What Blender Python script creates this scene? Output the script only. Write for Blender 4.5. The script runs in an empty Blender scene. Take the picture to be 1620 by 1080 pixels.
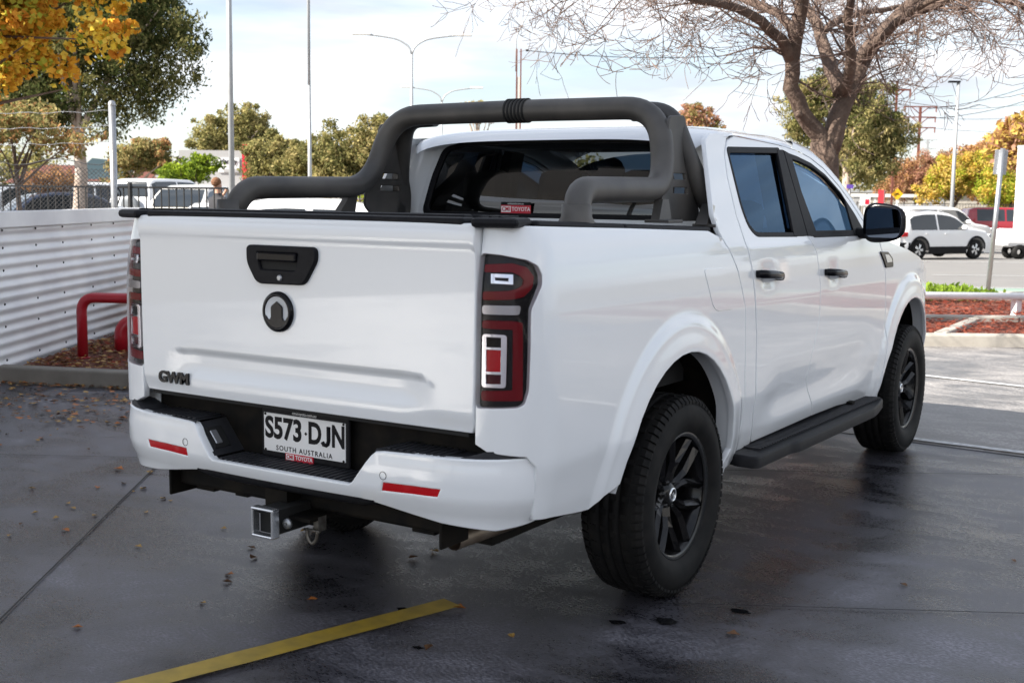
import bpy, bmesh, math, random
import numpy as np
from mathutils import Vector, Matrix, geometry
random.seed(7); RNG = np.random.default_rng(11)
sc = bpy.context.scene
COL = sc.collection

# ------------------------------------------------------------ camera, sky, sun, exposure
cam_d = bpy.data.cameras.new('camera'); cam = bpy.data.objects.new('camera', cam_d); COL.objects.link(cam); sc.camera = cam
cam_d.sensor_width = 36.0; cam_d.lens = 1910.1/1620*36; cam_d.clip_start = .05; cam_d.clip_end = 3000
CX, CY, CZ = 2.7888, -4.1506, 1.5151
cr = Vector((0.84101883, 0.54088808, 0.01128735)); cu = Vector((-0.07397227, 0.09430062, 0.99279177)); cf = Vector((-0.53592483, 0.83579153, -0.11931932))
cam.matrix_world = Matrix(((cr.x, cu.x, -cf.x, CX), (cr.y, cu.y, -cf.y, CY), (cr.z, cu.z, -cf.z, CZ), (0, 0, 0, 1)))
cam_d.dof.use_dof = True; cam_d.dof.focus_distance = 5.0; cam_d.dof.aperture_fstop = 7.0

SUN = Vector((.574, .819, -.72)).normalized()
EL = math.asin(-SUN.z); AZ = math.atan2(-SUN.x, -SUN.y)
world = bpy.data.worlds.new('World'); sc.world = world; world.use_nodes = True
nt = world.node_tree; nt.nodes.clear()
N = nt.nodes.new; K = nt.links.new
out = N('ShaderNodeOutputWorld'); bg = N('ShaderNodeBackground'); bg.inputs[1].default_value = .078
sky = N('ShaderNodeTexSky'); sky.sky_type = 'NISHITA'; sky.sun_disc = False; sky.sun_elevation = EL; sky.sun_rotation = AZ
sky.air_density = 1.0; sky.dust_density = .6; sky.ozone_density = 1.5
tc = N('ShaderNodeTexCoord'); mp = N('ShaderNodeMapping'); mp.inputs['Scale'].default_value = (1.0, 1.0, 6.5)
K(tc.outputs['Generated'], mp.inputs[0])
nz = N('ShaderNodeTexNoise'); nz.inputs['Scale'].default_value = 2.3; nz.inputs['Detail'].default_value = 7; nz.inputs['Roughness'].default_value = .55; nz.inputs['Distortion'].default_value = .5
K(mp.outputs[0], nz.inputs['Vector'])
rp = N('ShaderNodeValToRGB'); rp.color_ramp.elements[0].position = .40; rp.color_ramp.elements[1].position = .58
K(nz.outputs['Fac'], rp.inputs[0])
nz2 = N('ShaderNodeTexNoise'); nz2.inputs['Scale'].default_value = 5; nz2.inputs['Detail'].default_value = 5
K(mp.outputs[0], nz2.inputs['Vector'])
rc = N('ShaderNodeValToRGB'); rc.color_ramp.elements[0].color = (3.9, 4.15, 4.6, 1); rc.color_ramp.elements[1].color = (6.6, 6.75, 7.0, 1)
rc.color_ramp.elements[0].position = .35; rc.color_ramp.elements[1].position = .65
K(nz2.outputs['Fac'], rc.inputs[0])
mx = N('ShaderNodeMix'); mx.data_type = 'RGBA'
mf = N('ShaderNodeMath'); mf.operation = 'MULTIPLY_ADD'; mf.inputs[1].default_value = .52; mf.inputs[2].default_value = .46
K(rp.outputs[0], mf.inputs[0]); K(mf.outputs[0], mx.inputs['Factor'])
sx_ = N('ShaderNodeSeparateXYZ'); K(tc.outputs['Generated'], sx_.inputs[0]); zr_ = N('ShaderNodeMapRange'); zr_.inputs['From Min'].default_value = .35; zr_.inputs['From Max'].default_value = .95; zr_.inputs['To Min'].default_value = 1; zr_.inputs['To Max'].default_value = .55; K(sx_.outputs[2], zr_.inputs[0])
mm_ = N('ShaderNodeMath'); mm_.operation = 'MULTIPLY'; K(mf.outputs[0], mm_.inputs[0]); K(zr_.outputs[0], mm_.inputs[1]); K(mm_.outputs[0], mx.inputs['Factor'])
K(sky.outputs[0], mx.inputs['A']); K(rc.outputs[0], mx.inputs['B']); K(mx.outputs['Result'], bg.inputs[0]); K(bg.outputs[0], out.inputs[0])

sun_d = bpy.data.lights.new('sun', 'SUN'); sun_d.energy = 5.0; sun_d.angle = math.radians(.5); sun_d.color = (1, .94, .85)
sun = bpy.data.objects.new('sun', sun_d); COL.objects.link(sun); sun.rotation_euler = SUN.to_track_quat('-Z', 'Y').to_euler(); sun.location = (-10, -15, 20)
sc.view_settings.view_transform = 'Standard'; sc.view_settings.look = 'None'; sc.view_settings.gamma = 1; sc.view_settings.use_curve_mapping = False
sc.view_settings.exposure = 1.42
sc.cycles.use_denoising = True
sc.cycles.max_bounces = 8; sc.cycles.transparent_max_bounces = 16

# ------------------------------------------------------------ helpers
def tag(o, label=None, cat=None, group=None, kind=None):
    if label: o['label'] = label
    if cat: o['category'] = cat
    if group: o['group'] = group
    if kind: o['kind'] = kind
    return o
def empty(name, loc, rz=0, label=None, cat=None, group=None):
    o = bpy.data.objects.new(name, None); COL.objects.link(o); o.location = loc; o.rotation_euler = (0, 0, rz); o.empty_display_size = .2
    return tag(o, label, cat, group)
def link(name, me, parent=None, loc=None):
    o = bpy.data.objects.new(name, me); COL.objects.link(o)
    if parent: o.parent = parent
    if loc is not None: o.location = loc
    return o
class MB:
    def __init__(s): s.v = []; s.f = []; s.sm = []
    def add(s, vs, fs, smooth=False):
        b = len(s.v); s.v += [tuple(v) for v in vs]; s.f += [tuple(i+b for i in f) for f in fs]; s.sm += [smooth]*len(fs); return s
    def box(s, c, d, rz=0, rx=0, ry=0, bev=0):
        hx, hy, hz = d[0]/2, d[1]/2, d[2]/2
        R = Matrix.Rotation(rz, 3, 'Z') @ Matrix.Rotation(ry, 3, 'Y') @ Matrix.Rotation(rx, 3, 'X'); c = Vector(c)
        if bev <= 0:
            vs = [c+R@Vector((x*hx, y*hy, z*hz)) for x in (-1, 1) for y in (-1, 1) for z in (-1, 1)]
            return s.add(vs, [(0, 1, 3, 2), (4, 6, 7, 5), (0, 4, 5, 1), (2, 3, 7, 6), (0, 2, 6, 4), (1, 5, 7, 3)])
        bm = bmesh.new(); bmesh.ops.create_cube(bm, size=1)
        for v in bm.verts: v.co = Vector((v.co.x*d[0], v.co.y*d[1], v.co.z*d[2]))
        bmesh.ops.bevel(bm, geom=bm.edges[:], offset=min(bev, min(d)*.49), segments=2, affect='EDGES', profile=.5)
        bm.verts.index_update()
        s.add([c+R@v.co for v in bm.verts], [[v.index for v in f.verts] for f in bm.faces]); bm.free(); return s
    def tube(s, pts, r, n=10, cap=True, up=None):
        P = [Vector(p) for p in pts]; rs = r if isinstance(r, (list, tuple)) else [r]*len(P)
        vs = []; prev = None
        for i, p in enumerate(P):
            t = (P[min(i+1, len(P)-1)]-P[max(i-1, 0)]).normalized()
            if prev is None:
                a = Vector((0, 0, 1)) if abs(t.z) < .9 else Vector((1, 0, 0))
                x = t.cross(a).normalized()
            else:
                x = (prev-t*prev.dot(t)).normalized()
            prev = x; y = t.cross(x)
            for k in range(n):
                a = 2*math.pi*k/n; vs.append(p+(x*math.cos(a)+y*math.sin(a))*rs[i])
        fs = [(i*n+k, i*n+(k+1) % n, (i+1)*n+(k+1) % n, (i+1)*n+k) for i in range(len(P)-1) for k in range(n)]
        s.add(vs, fs, True)
        if cap:
            b = len(s.v)-len(vs)
            s.f += [tuple(b+k for k in range(n))[::-1], tuple(b+(len(P)-1)*n+k for k in range(n))]; s.sm += [False, False]
        return s
    def lathe(s, prof, c=(0, 0, 0), axis='x', n=48, smooth=True, closed=False):
        vs = []; m = len(prof)
        for k in range(n):
            a = 2*math.pi*k/n
            for (h, r) in prof:
                if axis == 'x': vs.append((c[0]+h, c[1]+r*math.cos(a), c[2]+r*math.sin(a)))
                elif axis == 'y': vs.append((c[0]+r*math.cos(a), c[1]+h, c[2]+r*math.sin(a)))
                else: vs.append((c[0]+r*math.cos(a), c[1]+r*math.sin(a), c[2]+h))
        fs = []
        for k in range(n):
            k2 = (k+1) % n
            for j in range(m if closed else m-1):
                j2 = (j+1) % m; fs.append((k*m+j, k*m+j2, k2*m+j2, k2*m+j))
        return s.add(vs, fs, smooth)
    def build(s, name, mat, parent=None, loc=None):
        me = bpy.data.meshes.new(name); me.from_pydata(s.v, [], s.f); me.update()
        me.polygons.foreach_set('use_smooth', s.sm)
        for m in (mat if isinstance(mat, (list, tuple)) else [mat]): me.materials.append(m)
        return link(name, me, parent, loc)

def smooth_path(pts, rad, seg=6):
    P = [Vector(p) for p in pts]; o = [P[0]]
    for i in range(1, len(P)-1):
        a = (P[i-1]-P[i]); b = (P[i+1]-P[i]); d = min(rad, a.length*.49, b.length*.49)
        p0 = P[i]+a.normalized()*d; p2 = P[i]+b.normalized()*d
        for k in range(seg+1):
            t = k/seg; o.append(p0*(1-t)**2+P[i]*2*t*(1-t)+p2*t*t)
    o.append(P[-1]); return o

def poly_round(pts, r, seg=4):
    n = len(pts); o = []
    for i in range(n):
        rr = r[i] if isinstance(r, (list, tuple)) else r
        p = Vector(pts[i]); a = Vector(pts[i-1])-p; b = Vector(pts[(i+1) % n])-p
        d = min(rr, a.length*.45, b.length*.45)
        if d < 1e-5: o.append(tuple(p)); continue
        p0 = p+a.normalized()*d; p2 = p+b.normalized()*d
        for k in range(seg+1):
            t = k/seg; q = p0*(1-t)**2+p*2*t*(1-t)+p2*t*t; o.append((q.x, q.y))
    return o
def resample(poly, step):
    o = []; n = len(poly)
    for i in range(n):
        a = poly[i]; b = poly[(i+1) % n]; L = math.hypot(b[0]-a[0], b[1]-a[1])
        if L < 1e-6: continue
        k = max(1, int(math.ceil(L/step)))
        for j in range(k): o.append((a[0]+(b[0]-a[0])*j/k, a[1]+(b[1]-a[1])*j/k))
    return o
def inside(p, poly):
    x, y = p; c = False; n = len(poly); j = n-1
    for i in range(n):
        xi, yi = poly[i]; xj, yj = poly[j]
        if (yi > y) != (yj > y) and x < (xj-xi)*(y-yi)/(yj-yi)+xi: c = not c
        j = i
    return c
def panel(name, outline, fn, mat, parent=None, holes=(), res=.04, depth=.02, inward=(-1, 0, 0), back=False, mirror=False, bev=.004, off=0.0, neps=.009, extra=()):
    """curved sheet cut to an outline in surface coordinates, with turned-in edges"""
    loops = [resample(outline, res)]+[resample(h, res) for h in holes]
    A = np.array(loops[0]); mn = A.min(0); mxx = A.max(0)
    allb = np.array([p for l in loops for p in l])
    xs = np.arange(mn[0]+res/2, mxx[0], res); ys = np.arange(mn[1]+res/2, mxx[1], res)
    inner = []
    for q in extra:
        if inside(q, loops[0]) and not any(inside(q, h) for h in loops[1:]) and np.min((allb[:, 0]-q[0])**2+(allb[:, 1]-q[1])**2) > (.3*res)**2: inner.append(q)
    ex_ = np.array(inner) if inner else None
    for x in xs:
        for y in ys:
            if not inside((x, y), loops[0]) or any(inside((x, y), h) for h in loops[1:]): continue
            if np.min((allb[:, 0]-x)**2+(allb[:, 1]-y)**2) < (.5*res)**2: continue
            if ex_ is not None and np.min((ex_[:, 0]-x)**2+(ex_[:, 1]-y)**2) < (.55*res)**2: continue
            inner.append((x, y))
    pts = [Vector(p) for l in loops for p in l]; ed = []; b = 0
    for l in loops:
        ed += [(b+i, b+(i+1) % len(l)) for i in range(len(l))]; b += len(l)
    pts += [Vector(p) for p in inner]
    V, E_, F_, ov, oe, of = geometry.delaunay_2d_cdt(pts, ed, [], 0, 1e-7)
    tris = []
    for f in F_:
        c = (sum(V[i].x for i in f)/len(f), sum(V[i].y for i in f)/len(f))
        if inside(c, loops[0]) and not any(inside(c, h) for h in loops[1:]): tris.append(tuple(f))
    P3 = [Vector(fn(v.x, v.y)) for v in V]
    if callable(inward): IW = [Vector(inward(v.x, v.y)) for v in V]
    else: IW = [Vector(inward)]*len(V)
    if off: P3 = [p+w*off for p, w in zip(P3, IW)]
    # orient outward (against inward)
    t = tris[len(tris)//2]; s = 0
    for t in tris[::max(1, len(tris)//30)]:
        nrm = (P3[t[1]]-P3[t[0]]).cross(P3[t[2]]-P3[t[0]]); s += nrm.dot(IW[t[0]])
    if s > 0: tris = [t[::-1] for t in tris]
    be = {}
    for t in tris:
        for i in range(3):
            a, c = t[i], t[(i+1) % 3]
            if (c, a) in be: del be[(c, a)]
            else: be[(a, c)] = 1
    mb = MB(); 
    verts = list(P3); faces = list(tris); sm = [True]*len(tris)
    # skirt (bevelled lip then wall)
    bv = sorted({i for e in be for i in e}); m0 = {}; m1 = {}; m2 = {}; m3 = {}
    # inward-in-surface direction per boundary vertex
    nb = {i: Vector((0, 0, 0)) for i in bv}
    for (a, c) in be:
        e = (P3[c]-P3[a]); 
        nrm = -IW[a]
        o_ = e.cross(nrm)
        if o_.length > 0: o_.normalize()
        nb[a] += o_; nb[c] += o_
    for i in bv:
        if nb[i].length > 0: nb[i].normalize()
        p = P3[i].copy(); w = IW[i]
        m0[i] = len(verts); verts.append(p.copy())
        m1[i] = len(verts); verts.append(p+w*bev*.35+nb[i]*bev*.6)
        m2[i] = len(verts); verts.append(p+w*bev*1.2+nb[i]*bev)
        m3[i] = len(verts); verts.append(p+w*depth+nb[i]*bev)
    for (a, c) in be:
        faces += [(m0[c], m0[a], m1[a], m1[c]), (m1[c], m1[a], m2[a], m2[c])]; sm += [True, True]
        faces.append((m2[c], m2[a], m3[a], m3[c])); sm.append(False)
    if back:
        base = len(verts); verts += [p+w*depth for p, w in zip(P3, IW)]
        for t in tris: faces.append(tuple(base+i for i in t[::-1])); sm.append(True)
    if mirror:
        verts = [Vector((-v.x, v.y, v.z)) for v in verts]; faces = [f[::-1] for f in faces]
    me = bpy.data.meshes.new(name); me.from_pydata([tuple(v) for v in verts], [], faces); me.update()
    me.polygons.foreach_set('use_smooth', sm); me.materials.append(mat)
    # shade by the surface's own slope rather than by its triangles
    vn = [Vector(n.vector) for n in me.vertex_normals]; e = neps; nV = len(V); sgn = -1 if mirror else 1
    for i in list(range(nV)):
        u, v = V[i].x, V[i].y
        a = Vector(fn(u+e, v))-Vector(fn(u-e, v)); b = Vector(fn(u, v+e))-Vector(fn(u, v-e)); nn = a.cross(b)
        if nn.length < 1e-12: continue
        nn.normalize()
        if nn.dot(IW[i]) > 0: nn = -nn
        vn[i] = Vector((sgn*nn.x, nn.y, nn.z))
        if i in m0: vn[m0[i]] = vn[i]
    me.normals_split_custom_set_from_vertices([tuple(n) for n in vn])
    return link(name, me, parent)

def text(name, body, mat, parent, M, size, sx=1.0, ext=.001, bold=0.0, align='CENTER', space=1.0):
    c = bpy.data.curves.new(name, 'FONT'); c.body = body; c.size = size; c.extrude = ext; c.offset = bold; c.align_x = align; c.align_y = 'CENTER'; c.space_character = space
    c.resolution_u = 4
    o = bpy.data.objects.new(name, c); COL.objects.link(o); bpy.context.view_layer.update()
    me = bpy.data.meshes.new_from_object(o.evaluated_get(bpy.context.evaluated_depsgraph_get()))
    bpy.data.objects.remove(o); me.name = name
    me.transform(M @ Matrix.Diagonal((sx, 1, 1, 1))); me.materials.clear(); me.materials.append(mat)
    return link(name, me, parent)
def frame(o, x, y):      # matrix with text x axis, y axis, origin
    x = Vector(x).normalized(); y = Vector(y).normalized(); z = x.cross(y)
    return Matrix(((x.x, y.x, z.x, o[0]), (x.y, y.y, z.y, o[1]), (x.z, y.z, z.z, o[2]), (0, 0, 0, 1)))
def copy_tree(o, parent=None):
    c = o.copy(); COL.objects.link(c)
    if parent: c.parent = parent
    for ch in o.children: copy_tree(ch, c)
    return c
# street axes: r metres to the side, d metres away from the photographer's spot, z up
def P(r, d, z=0.0): return (2.789+.8417*r-.5399*d, -4.151+.5399*r+.8417*d, z)
def gz(d): return 0 if d < 21 else (-.5*(d-21)/22 if d < 43 else -.5)
YAW = math.radians(32.68)

# ------------------------------------------------------------ materials
def mat(name, col, rough=.5, metal=0, coat=0, spec=.5, noise=None, bump=None, emit=None, alpha=None):
    m = bpy.data.materials.new(name); m.use_nodes = True; t = m.node_tree; p = t.nodes['Principled BSDF']
    p.inputs['Base Color'].default_value = (*col, 1); p.inputs['Roughness'].default_value = rough; p.inputs['Metallic'].default_value = metal
    p.inputs['Coat Weight'].default_value = coat; p.inputs['Coat Roughness'].default_value = .03; p.inputs['Specular IOR Level'].default_value = spec
    n = t.nodes.new; k = t.links.new
    if noise or bump: co = n('ShaderNodeTexCoord')
    if noise:   # (scale, colour2, contrast, roughness2)
        nz = n('ShaderNodeTexNoise'); nz.inputs['Scale'].default_value = noise[0]; nz.inputs['Detail'].default_value = 6; k(co.outputs['Object'], nz.inputs['Vector'])
        r = n('ShaderNodeValToRGB'); c = noise[2]; r.color_ramp.elements[0].position = .5-c; r.color_ramp.elements[1].position = .5+c
        r.color_ramp.elements[0].color = (*col, 1); r.color_ramp.elements[1].color = (*noise[1], 1)
        k(nz.outputs['Fac'], r.inputs[0]); k(r.outputs[0], p.inputs['Base Color'])
        if len(noise) > 3:
            mr = n('ShaderNodeMapRange'); mr.inputs['From Min'].default_value = .3; mr.inputs['From Max'].default_value = .7
            mr.inputs['To Min'].default_value = rough; mr.inputs['To Max'].default_value = noise[3]; k(nz.outputs['Fac'], mr.inputs[0]); k(mr.outputs[0], p.inputs['Roughness'])
    if bump:    # (scale, strength, distance)
        nb = n('ShaderNodeTexNoise'); nb.inputs['Scale'].default_value = bump[0]; nb.inputs['Detail'].default_value = 4; k(co.outputs['Object'], nb.inputs['Vector'])
        b = n('ShaderNodeBump'); b.inputs['Strength'].default_value = bump[1]; b.inputs['Distance'].default_value = bump[2]
        k(nb.outputs['Fac'], b.inputs['Height']); k(b.outputs[0], p.inputs['Normal'])
    if emit: p.inputs['Emission Color'].default_value = (*emit[0], 1); p.inputs['Emission Strength'].default_value = emit[1]
    return m
def glass(name, tint, refl=1.5, extra=0.0, rc=(1, 1, 1)):
    m = bpy.data.materials.new(name); m.use_nodes = True; t = m.node_tree; t.nodes.clear(); n = t.nodes.new; k = t.links.new
    o = n('ShaderNodeOutputMaterial'); mx = n('ShaderNodeMixShader'); tr = n('ShaderNodeBsdfTransparent'); gl = n('ShaderNodeBsdfGlossy'); fr = n('ShaderNodeFresnel')
    tr.inputs[0].default_value = (*tint, 1); gl.inputs[0].default_value = (*rc, 1); gl.inputs['Roughness'].default_value = .01; fr.inputs['IOR'].default_value = refl
    ad = n('ShaderNodeMath'); ad.operation = 'ADD'; ad.inputs[1].default_value = extra; ad.use_clamp = True
    k(fr.outputs[0], ad.inputs[0]); k(ad.outputs[0], mx.inputs[0]); k(tr.outputs[0], mx.inputs[1]); k(gl.outputs[0], mx.inputs[2]); k(mx.outputs[0], o.inputs[0]); return m
def leafmat(name, c1, c2):
    m = bpy.data.materials.new(name); m.use_nodes = True; t = m.node_tree; t.nodes.clear(); n = t.nodes.new; k = t.links.new
    o = n('ShaderNodeOutputMaterial'); mx = n('ShaderNodeMixShader'); mx.inputs[0].default_value = .38
    d = n('ShaderNodeBsdfDiffuse'); tl = n('ShaderNodeBsdfTranslucent'); g = n('ShaderNodeNewGeometry'); r = n('ShaderNodeValToRGB')
    r.color_ramp.elements[0].color = (*c1, 1); r.color_ramp.elements[1].color = (*c2, 1)
    k(g.outputs['Random Per Island'], r.inputs[0]); k(r.outputs[0], d.inputs[0]); k(r.outputs[0], tl.inputs[0]); k(d.outputs[0], mx.inputs[1]); k(tl.outputs[0], mx.inputs[2]); k(mx.outputs[0], o.inputs[0]); return m
M_paint = mat('white_paint', (.85, .87, .89), .24, coat=1.0, noise=(3.0, (.83, .85, .87), .3))
M_white = mat('white_car', (.80, .80, .80), .3, coat=.8)
M_blackpl = mat('black_plastic', (.009, .009, .011), .50, spec=.1, noise=(40, (.018, .018, .020), .3), bump=(900, .15, .0005))
M_pad = mat('pad_plastic', (.020, .021, .025), .55, spec=.22, noise=(14, (.036, .036, .040), .25), bump=(700, .2, .0006))
M_bar = mat('sports_bar_coat', (.036, .035, .035), .50, noise=(4, (.105, .096, .086), .20), bump=(1100, .2, .0005))
M_gloss = mat('gloss_black', (.004, .004, .006), .18, spec=.22)
M_black = mat('matt_black', (.010, .010, .010), .8)
M_under = mat('chassis_black', (.006, .006, .006), .7, spec=.12, noise=(12, (.016, .013, .010), .15))
M_tyre = mat('tyre_rubber', (.007, .007, .0075), .66, spec=.16, noise=(15, (.017, .016, .015), .2))
M_rim = mat('black_alloy', (.005, .005, .007), .16, spec=.35, noise=(20, (.012, .011, .010), .3))
M_chrome = mat('chrome', (.75, .76, .78), .12, 1.0)
M_steel = mat('galvanised_steel', (.46, .47, .48), .42, .85, noise=(30, (.33, .34, .36), .25), bump=(60, .1, .001))
M_alum = mat('alloy_silver', (.62, .63, .65), .25, .9)
M_gl_tint = glass('privacy_glass', (.07, .10, .14), 1.45, .02, (.34, .54, .80))  # blue gloss tint stands in for reflected blue sky
M_gl_front = glass('clear_glass', (.58, .66, .68), 1.45, .02, (.55, .72, .90))  # bluish gloss here too, sky reflection put into the colour
M_gl_rear = glass('rear_glass', (.17, .19, .20), 1.5, .03)
M_gl_car = mat('far_car_glass', (.02, .025, .03), .05, coat=.5)
M_redlens = mat('red_lens', (.18, .002, .008), .25, spec=.15)
M_redlens2 = mat('bright_red_lens', (.50, .004, .010), .22, spec=.3)
M_darkred = mat('dark_red_lens', (.06, .002, .006), .2, spec=.2)
M_clear = mat('clear_lens', (.42, .43, .45), .22, .6)
M_amber = mat('amber_lens', (.85, .25, .03), .2, coat=.6)
M_cover = glass('lamp_cover', (.92, .90, .92), 1.22, .0)
M_redsign = mat('sign_red', (.55, .012, .035), .35)
M_whitesign = mat('sign_white', (.78, .78, .78), .35)
M_ink = mat('plate_ink', (.008, .008, .010), .5, spec=.12)
M_seat = mat('seat_cloth', (.045, .045, .048), .85)
M_inter = mat('interior_plastic', (.03, .03, .032), .7)
M_redpaint = mat('red_bollard_paint', (.42, .008, .020), .33, coat=.3, noise=(6, (.33, .010, .020), .3))
M_bark = mat('bark', (.075, .048, .036), .9, noise=(7, (.15, .105, .08), .22), bump=(24, .9, .03))
M_gumbark = mat('gum_bark', (.30, .22, .17), .85, noise=(4, (.50, .42, .36), .2), bump=(20, .4, .02))
M_twig = mat('twig_bark', (.11, .070, .055), .9, noise=(3, (.19, .135, .11), .2))
M_pole = mat('grey_pole', (.42, .43, .44), .5, .3, noise=(8, (.34, .35, .36), .3))
M_rust = mat('rusted_steel', (.10, .030, .020), .7, noise=(5, (.17, .055, .035), .25))
M_conc_pole = mat('concrete_post', (.55, .52, .48), .85)
M_blackfence = mat('black_fence_steel', (.012, .012, .013), .45)
M_wire = mat('fence_wire', (.055, .055, .06), .6, .3)

# ---- surfaces
def concrete(name, c1, c2, r1, r2, scale=.6, wet=1.0):
    m = bpy.data.materials.new(name); m.use_nodes = True; t = m.node_tree; p = t.nodes['Principled BSDF']; n = t.nodes.new; k = t.links.new
    co = n('ShaderNodeTexCoord')
    def noise(sc_, det, st=(1, 1, 1), dis=0, rot=0):
        mp = n('ShaderNodeMapping'); mp.inputs['Scale'].default_value = st; mp.inputs['Rotation'].default_value = (0, 0, rot); k(co.outputs['Object'], mp.inputs[0])
        z = n('ShaderNodeTexNoise'); z.inputs['Scale'].default_value = sc_; z.inputs['Detail'].default_value = det; z.inputs['Distortion'].default_value = dis; z.inputs['Roughness'].default_value = .62
        k(mp.outputs[0], z.inputs['Vector']); return z.outputs['Fac']
    def ramp(src, a, b, ca=(0, 0, 0), cb=(1, 1, 1)):
        r = n('ShaderNodeValToRGB'); r.color_ramp.elements[0].position = a; r.color_ramp.elements[1].position = b
        r.color_ramp.elements[0].color = (*ca, 1); r.color_ramp.elements[1].color = (*cb, 1); k(src, r.inputs[0]); return r.outputs[0]
    big = noise(scale, 7, (1, 1, 1), 1.2); brush = noise(2.6, 11, (.8, 1.7, 1), .7, .56); fine = noise(85, 5, (.7, 1.5, 1), .3, .56)
    base = ramp(big, .38, .66, c1, c2)
    mx = n('ShaderNodeMix'); mx.data_type = 'RGBA'; mx.blend_type = 'MULTIPLY'; mx.inputs['Factor'].default_value = .75
    k(base, mx.inputs['A']); k(ramp(brush, .38, .64, (.42, .42, .44), (1.45, 1.44, 1.45)), mx.inputs['B'])
    m2 = n('ShaderNodeMix'); m2.data_type = 'RGBA'; m2.blend_type = 'MULTIPLY'; m2.inputs['Factor'].default_value = .85
    k(mx.outputs['Result'], m2.inputs['A']); k(ramp(fine, .40, .62, (.40, .40, .42), (1.7, 1.7, 1.7)), m2.inputs['B'])
    st = noise(1.3, 5, (1, 1, 1), .6); m3 = n('ShaderNodeMix'); m3.data_type = 'RGBA'; m3.blend_type = 'MULTIPLY'
    k(ramp(st, .68, .74), m3.inputs['Factor']); k(m2.outputs['Result'], m3.inputs['A']); m3.inputs['B'].default_value = (.6, .58, .58, 1)
    k(m3.outputs['Result'], p.inputs['Base Color'])
    mr = n('ShaderNodeMapRange'); mr.inputs['From Min'].default_value = .42; mr.inputs['From Max'].default_value = .58; mr.inputs['To Min'].default_value = r1; mr.inputs['To Max'].default_value = r2
    ar = n('ShaderNodeMath'); ar.operation = 'MULTIPLY_ADD'; ar.inputs[1].default_value = .35; k(fine, ar.inputs[0]); mb_ = n('ShaderNodeMath'); mb_.operation = 'MULTIPLY_ADD'; mb_.inputs[1].default_value = .35; k(big, mb_.inputs[0]); mc_ = n('ShaderNodeMath'); mc_.operation = 'MULTIPLY'; mc_.inputs[1].default_value = .30; k(brush, mc_.inputs[0]); k(mc_.outputs[0], mb_.inputs[2]); k(mb_.outputs[0], ar.inputs[2]); k(ar.outputs[0], mr.inputs[0]); k(mr.outputs[0], p.inputs['Roughness'])
    p.inputs['Specular IOR Level'].default_value = .5*wet
    b = n('ShaderNodeBump'); b.inputs['Strength'].default_value = .55; b.inputs['Distance'].default_value = .004
    ad = n('ShaderNodeMath'); ad.operation = 'MULTIPLY_ADD'; ad.inputs[1].default_value = 1.1; k(fine, ad.inputs[0]); k(brush, ad.inputs[2])
    k(ad.outputs[0], b.inputs['Height']); k(b.outputs[0], p.inputs['Normal'])
    return m
M_conc = concrete('sealed_concrete', (.013, .012, .015), (.140, .136, .152), .19, .55, .8, 1.3)
M_conc2 = concrete('sunlit_concrete', (.13, .125, .12), (.27, .255, .24), .34, .55, .8, 1.0)  # lighter copy of the concrete, sunlight put into its colour
M_kerb = mat('kerb_concrete', (.32, .29, .25), .85, noise=(5, (.44, .41, .36), .25), bump=(40, .3, .004))
M_kerbdark = mat('old_kerb_concrete', (.15, .135, .115), .85, noise=(4, (.24, .22, .19), .25), bump=(40, .4, .005))
M_road = mat('road_asphalt', (.17, .165, .16), .85, noise=(1.1, (.21, .20, .19), .3), bump=(80, .4, .004))
M_green = mat('bike_lane_green', (.20, .30, .24), .8, noise=(3, (.24, .31, .26), .3))
M_line = mat('white_line_paint', (.62, .62, .62), .6, noise=(22, (.42, .42, .42), .12))
M_yellow = mat('yellow_line_paint', (.50, .33, .035), .45, noise=(14, (.34, .24, .05), .22, .6))
M_soil = mat('mulch_soil', (.12, .035, .022), .95, noise=(12, (.20, .07, .045), .2), bump=(30, 1, .03))
M_chipr = leafmat('red_chips', (.22, .05, .035), (.42, .14, .09))
M_chipb = leafmat('brown_chips', (.08, .035, .018), (.30, .15, .06))
M_earth = mat('dry_ground', (.16, .14, .10), .95, noise=(.4, (.22, .19, .14), .25), bump=(5, .5, .05))
M_grass = leafmat('grass_blades', (.12, .20, .025), (.26, .36, .05))
M_path = mat('footpath', (.24, .19, .16), .9, noise=(6, (.30, .25, .21), .25))
M_corr = mat('corrugated_white', (.86, .86, .86), .42, .0, noise=(1.6, (.68, .68, .70), .16))
def interp(x,P):
    if x<=P[0][0]: return P[0][1]
    for (a,b),(c,d) in zip(P,P[1:]):
        if x<=c:
            t=(x-a)/(c-a); return b+(d-b)*t
    return P[-1][1]
def sst(a,b,x):
    t=min(1,max(0,(x-a)/(b-a))); return t*t*(3-2*t)
PZ=[(.36,-.085),(.42,-.062),(.48,-.040),(.54,-.026),(.62,-.013),(.675,-.003),(.70,.0),(.75,0),(.95,.001),(1.08,0),(1.17,-.004),(1.25,-.010),(1.31,-.018),(1.36,-.028),(1.40,-.040),(1.45,-.060)]
def archq(y,z,cy):
    dz=(z-.38)/.575
    if z<.38: dz*=.35
    dy=(y-cy)/.52
    return math.hypot(dy,dz)
def flare(y,z):
    v=0
    for cy in (-.08,3.07):
        q=archq(y,z,cy)
        if q<1.5: v=max(v,.017*(1-sst(1.15,1.26,q))+.010*(1-sst(1.0,1.16,q)))
    return v*(1-sst(1.0,1.2,z)*.0)
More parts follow.
